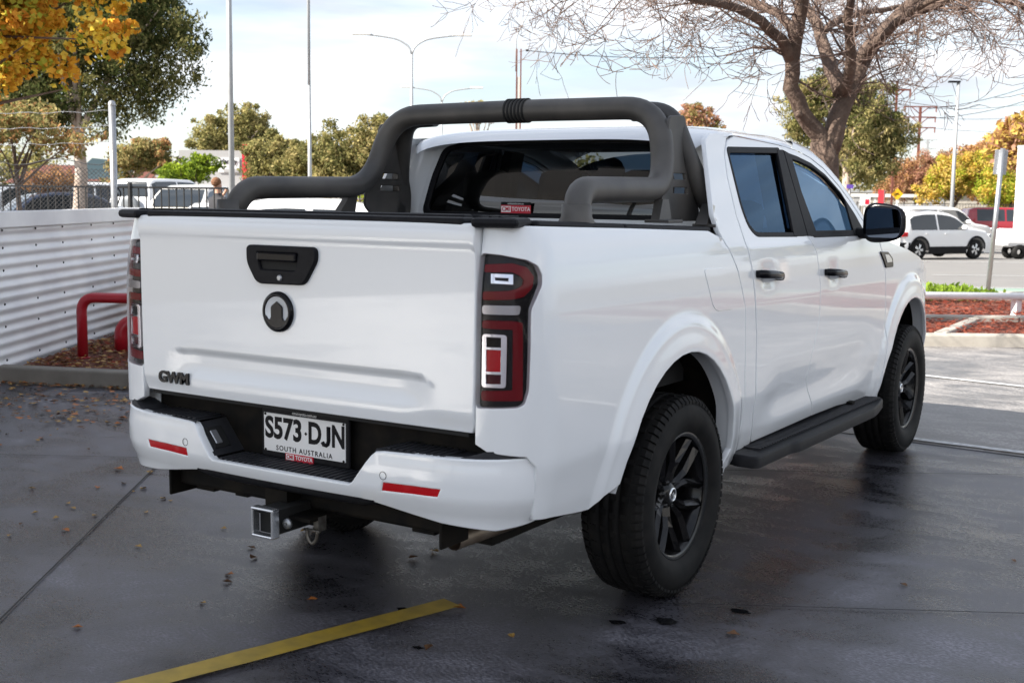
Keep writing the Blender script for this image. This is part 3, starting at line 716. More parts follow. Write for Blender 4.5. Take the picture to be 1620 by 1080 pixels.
mb = MB(); mb.box((0, 3.98, .42), (1.62, .2, .25), bev=.07); mb.build('front_bumper', M_paint, truck)
# tailgate
TW = .7385
def tgf(x, z):
    y = -1.168-.010*(1-(x/.74)**2)
    y += .006*sst(1.36, 1.30, z)*0
    y -= .009*sst(1.350, 1.368, z)
    y += .008*sst(1.40, 1.43, z)
    zc = .966-.030*sst(.48, .62, abs(x))**1.5; am = .020*(1-sst(.44, .62, abs(x)))
    if z < zc: y += am*sst(0, .016, zc-z)*(1-sst(.05, .16, zc-z))
    y += .012*sst(.86, .79, z)
    return (x, y, z)
tgo = poly_round([(-TW, 1.428), (TW, 1.428), (TW-.001, 1.10), (.7335, .795), (-.7335, .795), (-TW+.001, 1.10)], [.012, .012, 0, .02, .02, 0])
tgo = [(-TW, 1.428), (TW, 1.428), (TW+.001, 1.2), (TW-.001, .95), (.7325, .82), (.725, .798), (-.725, .798), (-.7325, .82), (-TW+.001, .95), (-TW-.001, 1.2)]
tg = panel('tailgate', tgo, tgf, M_paint, truck, inward=(0, 1, 0), res=.018, depth=.05, bev=.005, neps=.0045)
ho = -.026
hd = panel('tailgate_handle', poly_round([(ho-.152, 1.337), (ho+.150, 1.337), (ho+.150, 1.300), (ho+.098, 1.222), (ho-.108, 1.219), (ho-.152, 1.285)], [.012, .02, .02, .02, .02, .03]), lambda x, z: (x, tgf(x, z)[1]-.002, z), M_blackpl, tg, inward=(0, 1, 0), off=-.014+.0, depth=.02, bev=.006, res=.03,
           holes=[poly_round([(ho-.112, 1.325), (ho+.085, 1.325), (ho+.068, 1.257), (ho-.095, 1.257)], .012)])
MB().box((ho-.012, -1.180, 1.29), (.205, .006, .085)).build('handle_recess', M_black, hd)
MB().box((ho-.012, -1.192, 1.306), (.175, .022, .030), bev=.006).build('pull_lever', M_gloss, hd)
MB().lathe([(0, 0), (-.002, .007), (.0, .010), (.004, .011)], c=(ho, -1.199, 1.237), axis='y', n=16).build('lock_barrel', M_steel, hd)
# round emblem: outer ring and tower shape
ex, ez = -.046, 1.122; ey = -1.181
em = MB().lathe([(0, .0), (0, .0675), (-.006, .0665), (-.010, .060), (-.010, .052), (-.006, .049), (-.006, .0)], c=(ex, ey, ez), axis='y', n=48).build('emblem', M_paint, tg)
MB().lathe([(0, .0685), (-.008, .0675), (-.013, .060), (-.013, .054), (-.007, .050)], c=(ex, ey, ez), axis='y', n=48).build('emblem_ring', M_gloss, em)
tow = [(-.024, .014), (-.020, .020), (0, .034), (.020, .020), (.024, .014), (.024, -.018), (.030, -.028), (.042, -.026), (.050, -.014), (.052, -.018), (.044, -.034), (.028, -.047), (0, -.054), (-.028, -.047), (-.044, -.034), (-.052, -.018), (-.050, -.014), (-.042, -.026), (-.030, -.028), (-.024, -.018)]
panel('emblem_tower', tow, lambda x, z: (ex+x, ey-.0125, ez+z), M_gloss, em, inward=(0, 1, 0), depth=.006, bev=.0012, res=.03)
text('tailgate_lettering', 'GWM', M_gloss, tg, frame((-.573, -1.172, .848), (1, 0, 0), (0, 0, 1)), .056, 1.10, .004, .0022)
# black cap along the tailgate top and the bed rails
def bar_prof(name, pts, w, h, m, bev=.012):
    mb = MB()
    for a, b in zip(pts, pts[1:]):
        a, b = Vector(a), Vector(b); c = (a+b)/2; d = b-a
        mb.box(c, (d.length+.002, w, h), rz=math.atan2(d.y, d.x), ry=-math.asin(d.z/d.length), bev=bev)
    return mb.build(name, m, truck)
mb = MB(); mb.box((0, -1.135, 1.437), (1.40, .075, .026), bev=.010); mb.box((0, -1.07, 1.447), (1.30, .05, .022), bev=.008); mb.build('tailgate_cap', M_blackpl, truck)
for sx in (-1, 1):
    bar_prof('bed_rail_cap', [(sx*.835, .27, 1.392), (sx*.83, -.45, 1.413), (sx*.815, -1.0, 1.430)], .085, .026, M_blackpl)
    mb = MB(); mb.box((sx*.79, -1.10, 1.436), (.15, .15, .030), rz=sx*.25, bev=.014)
    for k in range(3): mb.box((sx*(.72+.035*k), -1.06, 1.452), (.012, .12, .008), rz=sx*.1, bev=.003)
    mb.build('bed_corner_cap', M_blackpl, truck)
mb = MB(); mb.tube([(-.66, -.98, 1.44), (.66, -.98, 1.44)], .018, 10); mb.build('cover_rail', M_alum if False else M_blackpl, truck)
# tray
mb = MB()
mb.box((0, -.40, .80), (1.42, 1.5, .04)); 
for sx in (-1, 1): mb.box((sx*.765, -.36, 1.09), (.03, 1.24, .60))
mb.box((0, -1.10, 1.10), (1.42, .03, .58)); mb.build('tray_liner', M_black, truck)
MB().box((0, .30, 1.09), (1.50, .03, .58)).build('tray_front_wall', M_paint, truck)
# cab back with rear window
def cb(x, z): return (x, .455+.075*sst(1.42, 1.80, z)+.05*(abs(x)/.75)**3, z)
cbo = poly_round([(-.755, 1.30), (.755, 1.30), (.745, 1.42), (.700, 1.62), (.655, 1.755), (.60, 1.79), (0, 1.805), (-.60, 1.79), (-.655, 1.755), (-.700, 1.62), (-.745, 1.42)], .03)
rwo = poly_round([(-.705, 1.425), (.705, 1.425), (.665, 1.62), (.625, 1.735), (.52, 1.757), (0, 1.768), (-.52, 1.757), (-.625, 1.735), (-.665, 1.62)], [.04, .04, 0, .04, 0, 0, 0, .04, 0])
panel('cab_back_panel', cbo, cb, M_paint, truck, inward=(0, 1, 0), holes=[rwo], res=.05)
panel('rear_window', ins(rwo, (1.0, 1.0)), lambda x, z: (cb(x, z)[0], cb(x, z)[1]+.006, z), M_gl_rear, truck, inward=(0, 1, 0), depth=.004, res=.08)
panel('window_seal', ins(rwo, (1.005, 1.012)), lambda x, z: (cb(x, z)[0], cb(x, z)[1]-.003, z), M_blackpl, truck, inward=(0, 1, 0), depth=.012, res=.08, holes=[ins(rwo, (.965, .93))])
for sx in (-1, 1):     # fill between cab back and cab side, rounded
    mb = MB(); vs = []; zs = [.5+.05*i for i in range(26)]
    zs = [z for z in zs if z < 1.79]; zs[0] = .62
    for z in zs:
        xb = interp(z, [(1.30, .755), (1.42, .745), (1.62, .70), (1.755, .655), (1.79, .62)]); yb = cb(xb, z)[1]
        ys_ = interp(z, [(1.39, .285), (1.45, .30), (1.60, .35), (1.745, .40), (1.79, .45)]); xs_ = side(.45 if z > 1.36 else .32, z)
        ys_ = max(ys_, .285); xs_ -= (.06 if z < 1.36 else .0); ys_ += (.12 if z < 1.36 else 0); 
        for k in range(7):
            a = k/6*math.pi/2; vs.append((sx*(xb+(xs_-xb)*math.sin(a)), yb+(ys_+.12-yb)*(1-math.cos(a)), z))
    mb.add(vs, [(7*i+k, 7*i+k+1, 7*i+k+8, 7*i+k+7) for i in range(len(zs)-1) for k in range(6)], True).build('cab_back_corner', M_paint, truck)
st = MB().box((-.15, .452, 1.457), (.158, .003, .036)).build('window_sticker', M_redsign, truck)
MB().box((-.15, .452, 1.482), (.158, .003, .014)).build('sticker_header', M_ink, st)
MB().box((-.201, .4500, 1.457), (.050, .002, .027)).build('sticker_block', M_whitesign, st)
text('sticker_text', 'CMI', M_redsign, st, frame((-.201, .4485, 1.457), (1, 0, 0), (0, 0, 1)), .026, .95, .0003, .0006)
text('sticker_text', 'TOYOTA', M_whitesign, st, frame((-.122, .4500, 1.457), (1, 0, 0), (0, 0, 1)), .025, .95, .0003, .0005)
text('sticker_text', 'The Good Guys at CMI Toyota'[0:0] or 'cmitoyota.com.au', M_whitesign, st, frame((-.15, .4500, 1.482), (1, 0, 0), (0, 0, 1)), .012, 1, .0003)
# ---- tail lights
for mi in both:
    def q(u, z): return bodymap(u, z)
    hs = panel('tail_light', ins(lamp_o, (.992, .996)), q, M_gloss, truck, mirror=mi, off=.022, depth=.03, bev=.004, inward=inb, res=.03)
    def lp(nm, pts, m, off, depth=.012, r=.008, holes=()):
        return panel(nm, poly_round(pts, r) if r else pts, q, m, hs, mirror=mi, off=off, depth=depth, bev=.0015, inward=inb, res=.03, holes=holes)
    lp('light_guide', [(-1.238, 1.310), (-1.149, 1.315), (-1.096, 1.303), (-1.072, 1.277), (-1.080, 1.243), (-1.109, 1.218), (-1.148, 1.210), (-1.238, 1.206), (-1.238, 1.229), (-1.159, 1.233), (-1.132, 1.239), (-1.110, 1.251), (-1.106, 1.267), (-1.122, 1.281), (-1.149, 1.291), (-1.238, 1.289)], M_redlens, .010, r=.004)
    lp('reflector_cell', [(-1.219, 1.284), (-1.146, 1.283), (-1.145, 1.254), (-1.217, 1.256)], M_chrome, .012, holes=[[(-1.207, 1.274), (-1.160, 1.273), (-1.160, 1.262), (-1.205, 1.264)]], r=0)
    lp('reverse_lens', [(-1.238, 1.189), (-1.121, 1.190), (-1.126, 1.164), (-1.238, 1.163)], M_clear, .008)
    lp('light_guide', [(-1.238, 1.142), (-1.149, 1.143), (-1.116, 1.139), (-1.115, .905), (-1.238, .900), (-1.238, .927), (-1.146, .934), (-1.146, 1.120), (-1.238, 1.120)], M_redlens, .010, r=.006)
    lp('cell_frame', [(-1.236, 1.103), (-1.166, 1.102), (-1.168, .943), (-1.236, .941)], M_chrome, .006, r=.01, holes=[[(-1.226, 1.095), (-1.183, 1.095), (-1.182, 1.064), (-1.226, 1.063)], [(-1.226, 1.057), (-1.183, 1.057), (-1.183, .990), (-1.226, .989)], [(-1.226, .982), (-1.182, .983), (-1.182, .953), (-1.226, .951)]])
    lp('brake_cell', [(-1.2275, 1.058), (-1.182, 1.058), (-1.182, .989), (-1.2275, .988)], M_redlens2, .010, r=0)
    lp('dark_cell', [(-1.2275, 1.096), (-1.182, 1.096), (-1.182, 1.063), (-1.2275, 1.062)], M_clear if False else M_under, .012, r=0)
    lp('dark_cell', [(-1.2275, .983), (-1.182, .984), (-1.182, .952), (-1.2275, .950)], M_darkred, .012, r=0)
    panel('lens_cover', ins(lamp_o, (.985, .992)), q, M_cover, hs, mirror=mi, off=.001, depth=.003, bev=.003, inward=inb, res=.04)
    panel('corner_backing', [(-1.262, 1.40), (-1.0, 1.40), (-1.0, .80), (-1.262, .80)], lambda u, z: bodymap(max(u, -1.245), z), M_black, truck, mirror=mi, off=.05, depth=.01, inward=inb, res=.08)
# ---- rear bumper
def bm_(s, z):
    a = abs(s); t = sst(.0, 1.0, (z-.50)/.18)
    if a <= .56: x, y = a, -1.252+.02*(a/.56)**2
    else:
        th = min(1.0, (a-.56)/.46)*math.pi/2; x = .56+.352*math.sin(th)**.92; y = -1.232+.205*(1-math.cos(th))**1.05
    y += .030*(1-sst(.50, .60, z)); x -= .035*(1-sst(.48, .62, z))*sst(.6, 1, a)
    y += .008*sst(.66, .71, z)
    return (math.copysign(x, s), y, z)
def bin_(s, z):
    a = abs(s); th = max(0, min(1, (a-.56)/.46))*math.pi/2; return Vector((-math.copysign(math.sin(th), s), math.cos(th), 0))
bo_ = []
hb = [(.0, .590), (.31, .590), (.325, .600), (.395, .692), (.412, .706), (.44, .709), (.70, .716), (.95, .722), (1.02, .724), (1.035, .60), (1.03, .525), (.80, .500), (.62, .513), (.44, .543), (.35, .556), (.0, .556)]
right = hb; left = [(-a, b) for a, b in hb[::-1]]
outl = hb[:-1]+[(-a, b) for a, b in hb[::-1]][1:-1] if False else [(a, b) for a, b in hb[1:-1]]+[(-a, b) for a, b in hb[::-1][1:-1]]
ref = lambda s: poly_round([(s*.444, .624), (s*.636, .640), (s*.634, .606), (s*.446, .587)], .004)
def refl(s): return poly_round([(s*.440, .622), (s*.640, .627), (s*.628, .593), (s*.432, .586)], .005)
bump = panel('rear_bumper', outl, bm_, M_paint, truck, inward=bin_, res=.03, depth=.03, bev=.006, holes=[refl(1), refl(-1)])
for s in (-1, 1):
    panel('reflector', ins(refl(s), (.99, .97)), bm_, M_redlens2, bump, inward=bin_, off=.004, depth=.01, bev=.002, res=.04)
    MB().lathe([(0, .0118), (-.001, .0122), (-.001, .0132), (0, .0136)], c=(s*.446, bm_(.446, .64)[1]-.0005, .640), axis='y', n=20).build('sensor_ring', M_under, bump)
def pad(name, x0, x1, y0, y1, z, ribs=True):
    mb = MB(); mb.box(((x0+x1)/2, (y0+y1)/2, z-.012), (abs(x1-x0), y1-y0, .024), bev=.008)
    return mb.build(name, M_pad, bump)
def ribs(x0, x1, y0, y1, z, n, par):
    for i in range(n):
        x = x0+(x1-x0)*(i+.5)/n; MB().box((x, (y0+y1)/2, z+.0025), (abs(x1-x0)/n*.62, y1-y0, .006), bev=.002).build('tread_rib', M_pad, par)
pc = pad('step_pad', -.308, .308, -1.236, -1.08, .596); ribs(-.30, .30, -1.228, -1.095, .596, 22, pc)
for s in (-1, 1):
    # upper pads follow the bumper corner
    out = [(.40, .0), (.90, .0), (1.00, .0)]
    mb = MB(); vs = []; m = 14
    for i in range(m+1):
        a = .405+(1.02-.405)*i/m; x, y, z = bm_(a, .71); zt = .718+.030*sst(.66, .78, a)-.012*sst(.95, 1.02, a)
        iy = -1.06; ix = min(x, .80+.0*x)
        vs += [(s*x, y+.004, .706), (s*(x-.006*sst(.6, 1, a)), y+.012, zt), (s*min(x-.02*sst(.6, 1, a), .86), max(iy, y+.02), zt-.003), (s*min(x, .86), max(iy, y+.02), .66)]
    mb.add(vs, [(4*i+k, 4*i+k+1, 4*i+k+5, 4*i+k+4) for i in range(m) for k in range(3)]); up = mb.build('step_pad', M_pad, bump)
    ribs(s*.425, s*.66, -1.205, -1.085, .7175, 9, up)
    # sloped side of the notch with the plate lamp pocket
    mb = MB(); a = Vector((s*.318, 0, .598)); b = Vector((s*.408, 0, .712)); dn = Vector((s*.78, 0, -.62))*.015
    vs = [(a.x, -1.222, a.z+.004), (b.x, -1.222, b.z-.002), (b.x, -1.07, b.z), (a.x, -1.07, a.z+.004)]; mb.add(vs+[tuple(Vector(v)+dn) for v in vs], [(0, 1, 2, 3), (0, 1, 5, 4), (1, 2, 6, 5), (3, 0, 4, 7)]); mb.build('notch_side', M_pad, bump)
    c = (a+b)/2; ang = math.atan2((b-a).z, (b-a).x)
    for nm, dm, mm, o_ in (('plate_lamp', (.085, .075, .008), M_black, .003), ('lamp_lens', (.055, .030, .008), M_clear, .007)):
        MB().box((c.x-s*.79*o_, -1.165-(.012 if nm != 'plate_lamp' else 0), c.z+.62*o_), dm, ry=-ang, bev=.003).build(nm, mm, bump)
# dark valance behind the bumper and under the tailgate
mb = MB(); mb.box((0, -1.065, .66), (1.50, .03, .30)); mb.box((0, -1.05, .79), (1.46, .10, .03)); mb.build('valance', M_under, truck)
for sx in (-1, 1):
    MB().box((sx*.79, -1.05, .70), (.13, .06, .16), bev=.02).build('valance_end', M_paint, truck)
# lower lip and tow bar
mb = MB(); vs = []; m = 16
for i in range(m+1):
    s = -.40+.80*i/m; x, y, z = bm_(s, .555); e = 1-sst(.34, .40, abs(s)); vs += [(s, y+.004, .557), (s, y+.0, .545-.01*e), (s, y+.03, .520+.01*(1-e)), (s, y+.14, .515)]
mb.add(vs, [(4*i+k, 4*i+4+k, 4*i+5+k, 4*i+1+k) for i in range(m) for k in range(3)], True).build('lower_lip', M_blackpl, bump)
tb = MB(); tb.box((0, -1.08, .487), (1.22, .085, .085), bev=.012)
for s in (-1, 1): tb.box((s*.615, -1.09, .475), (.012, .15, .13), bev=.004)
tb.box((-.0, -1.15, .44), (.26, .16, .012)); tb.box((-.06, -1.12, .46), (.10, .14, .11)); tow_ = tb.build('tow_bar', M_under, truck)
M_rustd = mat('dull_zinc', (.20, .19, .17), .45, .7, noise=(40, (.10, .085, .07), .2)); hit = MB()
for (c, d) in (((-.005, -1.30, .478), (.100, .035, .010)), ((-.005, -1.30, .387), (.100, .035, .010)), ((-.050, -1.30, .4325), (.010, .035, .10)), ((.040, -1.30, .4325), (.010, .035, .10))): hit.box(c, d, bev=.0045)
hit.build('receiver_collar', M_alum, tow_)
MB().box((-.005, -1.20, .4325), (.082, .16, .082)).build('receiver_tube', M_black, tow_)
for (sx, sy) in ((.09, -1.20),):
    mb = MB(); mb.tube(smooth_path([(sx, sy, .405), (sx, sy, .375), (sx+.022, sy, .350), (sx+.044, sy, .375), (sx+.044, sy, .405)], .02, 4), .006, 8); mb.tube([(sx-.012, sy, .40), (sx+.056, sy, .40)], .005, 8); mb.box((sx+.03, sy+.03, .42), (.022, .04, .05)); mb.build('shackle', M_rustd, tow_)
MB().lathe([(0, .006), (0, .018), (-.01, .017), (-.012, .006)], c=(.062, -1.26, .43), axis='y', n=12).build('trailer_socket', M_steel, tow_)
# exhaust, axle, springs, spare
mb = MB(); mb.tube([(.62, -.2, .42), (.60, -.75, .41), (.575, -1.04, .405)], .034, 16, cap=False); mb.build('exhaust_pipe', mat('exhaust_steel', (.33, .27, .21), .45, .7, noise=(14, (.18, .13, .09), .2)), truck)
mb = MB(); mb.tube([(-.72, 0, .385), (.72, 0, .385)], .05, 14); mb.lathe([(-.16, .02), (-.1, .12), (0, .16), (.1, .12), (.16, .02)], c=(0, 0, .385), n=20); mb.build('rear_axle', M_under, truck)
mb = MB()
for sx in (-1, 1):
    mb.box((sx*.50, 1.4, .50), (.09, 5.0, .14)); mb.box((sx*.57, -.1, .36), (.065, 1.5, .03))
mb.box((0, -.80, .5), (1.1, .08, .10)); mb.box((0, 1.9, .48), (1.1, 2.2, .16)); mb.box((.35, .6, .45), (.30, .7, .2)); mb.build('chassis', M_under, truck)
MB().tube([(-.72, 3.23, .385), (.72, 3.23, .385)], .04, 12).build('front_axle', M_under, truck)
mb = MB(); mb.box((0, 1.50, .60), (1.55, 2.0, .12)); mb.box((0, 3.2, .75), (1.15, 1.4, .6)); mb.build('floor_pan', M_under, truck)
MB().lathe([(0, .2), (-.09, .22), (-.12, .34), (-.06, .37), (.06, .37), (.12, .34), (.09, .22)], c=(0, -.62, .50), axis='z', n=32).build('spare_tyre', M_tyre, truck)
# number plate
pl = empty('number_plate', (0, 0, 0)); pl.parent = truck
MB().box((0, -1.105, .688), (.400, .012, .175), bev=.006).build('plate_frame', M_blackpl, pl)
MB().box((0, -1.1125, .6905), (.372, .004, .134), bev=.0015).build('plate', M_whitesign, pl)
PF = lambda x, z, y=-1.1148: frame((x, y, z), (1, 0, 0), (0, 0, 1))
text('plate_characters', 'S573', M_ink, pl, PF(-.093, .704), .103, .86, .0006, .0036)
text('plate_characters', 'D', M_ink, pl, PF(.050, .704), .103, .80, .0006, .0036); text('plate_characters', 'N', M_ink, pl, PF(.155, .704), .103, .76, .0006, .0036)
MB().tube([(.113, -1.1149, .738), (.113, -1.1149, .690), (.110, -1.1149, .679), (.102, -1.1149, .673), (.092, -1.1149, .674), (.086, -1.1149, .683)], .0074, 8).build('plate_characters', M_ink, pl)
MB().box((.010, -1.115, .702), (.009, .001, .009), ry=.785).build('plate_diamond', M_ink, pl)
text('plate_state', 'SOUTH AUSTRALIA', M_ink, pl, PF(0, .6375), .0245, 1.0, .0005, .0003, space=1.25)
text('plate_web', 'cmitoyota.com.au', M_whitesign, pl, PF(0, .7665, -1.1115), .0155, 1.0, .0005)
MB().box((-.022, -1.1125, .6125), (.128, .004, .027), bev=.001).build('dealer_strip', M_redsign, pl)
MB().box((-.064, -1.1148, .6125), (.036, .001, .019)).build('dealer_block', M_whitesign, pl)
text('dealer_text', 'CMI', M_redsign, pl, PF(-.064, .6125, -1.1156), .0185, .95, .0003, .0005)
text('dealer_text', 'TOYOTA', M_whitesign, pl, PF(.000, .6125, -1.1150), .0205, .92, .0003, .0005)
for sx in (-.178, .178):
    for z in (.627, .753): MB().lathe([(0, 0), (-.002, .004), (0, .005)], c=(sx, -1.1145, z), axis='y', n=8).build('plate_screw', M_under, pl)

# ---- running boards
for s in (-1, 1):
    rb = panel('running_board', poly_round([(.58, s*.83), (.50, s*.93), (.55, s*.985), (.95, s*.985), (1.02, s*1.0), (2.18, s*1.0), (2.30, s*.985), (2.50, s*.955), (2.48, s*.83)], .03) if s > 0 else poly_round([(.58, -.83), (2.48, -.83), (2.50, -.955), (2.30, -.985), (2.18, -1.0), (1.02, -1.0), (.95, -.985), (.55, -.985), (.50, -.93)], .03),
               lambda y, x: (x, y, .462-.012*(y-.5)-.012*sst(.93, 1.0, abs(x))), M_blackpl, truck, inward=(0, 0, -1), res=.05, depth=.050, bev=.010)
    for i in range(58):
        y = .66+i*.031; MB().box((s*.905, y, .4665-.012*(y-.5)), (.12, .014, .006), bev=.002).build('tread_rib', M_pad, rb)
    for y in (.85, 2.1): MB().box((s*.72, y, .45), (.40, .05, .03)).build('bracket', M_under, rb)

# ---- wheels
tyre_prof = [(-.098, .232), (-.125, .262), (-.134, .300), (-.130, .335), (-.118, .360), (-.104, .374), (-.085, .3835), (-.045, .3865), (-.043, .3785), (-.036, .3785), (-.034, .387), (-.004, .3875), (-.003, .379), (.004, .379), (.005, .3875), (.034, .387), (.036, .3785), (.043, .3785), (.045, .3865), (.085, .3835), (.104, .374), (.118, .360), (.130, .335), (.134, .300), (.125, .262), (.098, .232)]
mb = MB().lathe(tyre_prof, n=96)
for i in range(72):       # shoulder and rib blocks
    a = i/72*2*math.pi
    for (x0, x1, r0, sk) in ((.088, .120, .379, 0), (-.088, -.120, .379, 0)):
        sg = 1 if x0 > 0 else -1; ca, sa = math.cos(a), math.sin(a); w = .0115
        pr = [(x0, .3862), (x0+sg*.020, .3835), (x0+sg*.036, .366)]
        vs = []
        for (x, r) in pr:
            for t in (-w, w): vs.append((x, ca*r-sa*t, sa*r+ca*t))
        for (x, r) in pr:
            for t in (-w, w): vs.append((x, ca*(r-.012)-sa*t, sa*(r-.012)+ca*t))
        mb.add(vs, [(0, 1, 3, 2), (2, 3, 5, 4), (0, 2, 8, 6), (2, 4, 10, 8), (1, 3, 9, 7), (3, 5, 11, 9), (4, 5, 11, 10), (0, 1, 7, 6)])
    for x in (-.064, -.019, .019, .064):
        if i % 2 == 0:
            a2 = a+(.02 if x > 0 else -.02); ca, sa = math.cos(a2), math.sin(a2)
            vs = []
            for r in (.3885, .382):
                for (dx, t) in ((-.013, -.012), (.013, -.008), (.013, .012), (-.013, .008)): vs.append((x+dx, ca*r-sa*t, sa*r+ca*t))
            mb.add(vs, [(0, 1, 2, 3), (0, 1, 5, 4), (1, 2, 6, 5), (2, 3, 7, 6), (3, 0, 4, 7)])
tyre_me = mb.build('tyre', M_tyre); tme = tyre_me.data; bpy.data.objects.remove(tyre_me)
mb = MB(); mb.lathe([(.100, .228), (.112, .2445), (.106, .248), (.100, .242), (.088, .232), (.055, .222), (-.02, .205), (-.10, .215), (-.10, .236)], n=72); bar_ = mb.build('rim_barrel', M_rim); bme = bar_.data; bpy.data.objects.remove(bar_)
mb = MB()
for i in range(6):       # six forked spokes with chamfered faces
    a = i*math.pi/3
    def rot(x, r, t): return (x, math.cos(a)*r-math.sin(a)*t, math.sin(a)*r+math.cos(a)*t)
    for sg in (-1, 1):
        pr = [(.052, .030, sg*.0, sg*.026), (.062, .085, sg*.001, sg*.027), (.074, .125, sg*.004, sg*.040), (.086, .180, sg*.034, sg*.078), (.096, .236, sg*.066, sg*.118)]
        vs = []
        for (x, r, t0, t1) in pr:
            tm = t0+(t1-t0)*.45
            vs += [rot(x-.012, r, t0), rot(x+.004, r, tm), rot(x-.010, r, t1), rot(x-.045, r, t1), rot(x-.045, r, t0)]
        fs = []
        for k in range(4):
            for j in range(5): j2 = (j+1) % 5; fs.append((5*k+j, 5*k+j2, 5*k+5+j2, 5*k+5+j))
        mb.add(vs, fs)
mb.lathe([(.0, .0), (.072, .0), (.072, .030), (.066, .040), (.050, .058), (.02, .062)], n=36)
for i in range(6): 
    a = i*math.pi/3+.52; mb.lathe([(.055, .0), (.066, .006), (.055, .010)], c=(0, math.cos(a)*.050, math.sin(a)*.050), n=8)
sp_ = mb.build('spokes', M_rim); sme = sp_.data; bpy.data.objects.remove(sp_)
mb = MB(); mb.lathe([(.073, .018), (.077, .020), (.077, .027), (.073, .029)], n=32); mb.box((.074, 0, -.004), (.004, .014, .028)); rg = mb.build('cap_emblem', M_chrome); cme = rg.data; bpy.data.objects.remove(rg)
mb = MB(); mb.lathe([(-.02, .05), (-.02, .165), (.0, .168), (.0, .05)], n=40); dk = mb.build('brake_disc', M_under); dme = dk.data; bpy.data.objects.remove(dk)
for (x, y, rz, rx) in ((.795, 0, 0, .35), (.795, 3.23, 0, 1.0), (-.795, 0, math.pi, .2), (-.795, 3.23, math.pi, .7)):
    w = bpy.data.objects.new('wheel', None); COL.objects.link(w); w.parent = truck; w.location = (x, y, .386); w.rotation_euler = (rx, 0, rz)
    for nm, me in (('tyre', tme), ('rim_barrel', bme), ('spokes', sme), ('cap_emblem', cme), ('brake_disc', dme)): link(nm, me, w)

# ---- door mirrors
for s in (-1, 1):
    mb = MB(); bm = bmesh.new(); bmesh.ops.create_cube(bm, size=1); bmesh.ops.subdivide_edges(bm, edges=bm.edges[:], cuts=9, use_grid_fill=True)
    for v in bm.verts:
        x, y, z = v.co
        f = 1/max(1e-6, (abs(2*x)**3.2+abs(2*z)**3.2)**(1/3.2))*max(abs(2*x), abs(2*z)) if (x or z) else 1
        x *= f; z *= f; k = 1-.42*max(0, y+.5)**1.6
        v.co = (x*.215*k, y*.13, z*.195*k*(1-.25*x*s))
    me = bpy.data.meshes.new('door_mirror'); bm.to_mesh(me); bm.free(); me.polygons.foreach_set('use_smooth', [True]*len(me.polygons)); me.materials.append(M_gloss)
    mo = link('door_mirror', me, truck, (s*1.055, 2.10, 1.402)); mo.rotation_euler = (0, 0, s*-.06)
    panel('mirror_glass', poly_round([(-.090, -.074), (.078, -.074), (.092, .02), (.075, .070), (-.068, .078), (-.090, .06)], .03), lambda x, z: (s*x, -.0665, z), M_chrome if False else mat('mirror_glass', (.16, .18, .22), .02, 1), mo, inward=(0, 1, 0), depth=.004, res=.06, bev=.001)
    MB().box((s*.925, 2.13, 1.345), (.13, .09, .055), bev=.02).build('mirror_arm', M_blackpl, truck)

# ---- cab interior
inte = MB(); inte.box((0, 2.30, 1.22), (1.50, .55, .16), bev=.05); inte.box((0, 1.4, .75), (1.6, 1.9, .2)); inte.build('dashboard', M_inter, truck)
MB().lathe([(0, .175), (.012, .187), (0, .199), (-.012, .187)], c=(0, 0, 0), axis='y', n=32, closed=True).build('steering_wheel', M_inter, truck).location = (.36, 1.95, 1.28)
def seat(x, y, w, n=1):
    mb = MB(); mb.box((x, y, 1.20), (w, .14, .62), rx=-.16, bev=.06)
    for k in range(n): mb.box((x+(k-(n-1)/2)*.42, y-.06, 1.55), (.25, .10, .17), rx=-.12, bev=.045)
    mb.box((x, y+.25, .92), (w, .5, .16), bev=.05); mb.build('seat', M_seat, truck)
seat(.37, 1.45, .50); seat(-.37, 1.45, .50); seat(0, .68, 1.35, 3)
mb = MB(); mb.box((0, 1.25, 1.775), (1.30, 1.3, .02)); mb.build('headliner', mat('headliner_cloth', (.34, .33, .32), .9), truck)
for s in (-1, 1): MB().box((s*.74, 1.28, 1.52), (.05, .12, .46), rx=.0, ry=s*-.22).build('inner_pillar', M_inter, truck)
mb = MB(); mb.box((0, 2.18, 1.66), (.22, .03, .06), bev=.01); mb.build('inside_mirror', M_inter, truck)

# ---- sports bar
sb = empty('sports_bar', (0, 0, 0)); sb.parent = truck
RT = .046
def side_leg(s): return [(s*.80, -.655, 1.425), (s*.775, -.615, 1.528), (s*.735, -.54, 1.538), (s*.735, .135, 1.548), (s*.700, .185, 1.70), (s*.665, .215, 1.862)]
full = side_leg(-1)+[(-.40, .225, 1.872), (0, .23, 1.876), (.40, .225, 1.872)]+side_leg(1)[::-1]
def mid(a, b, t): return tuple(Vector(a).lerp(Vector(b), t))
crs = [(-.30, .23, 1.872), (0, .23, 1.876), (.30, .23, 1.872)]
path = smooth_path([(-.80, -.665, 1.425), (-.77, -.60, 1.538), (-.735, .135, 1.548), (-.665, .215, 1.868), (0, .23, 1.874), (.665, .215, 1.868), (.735, .135, 1.548), (.77, -.60, 1.538), (.80, -.665, 1.425)], .155, 10)
MB().tube(path, RT, 22).build('main_hoop', M_bar, sb)
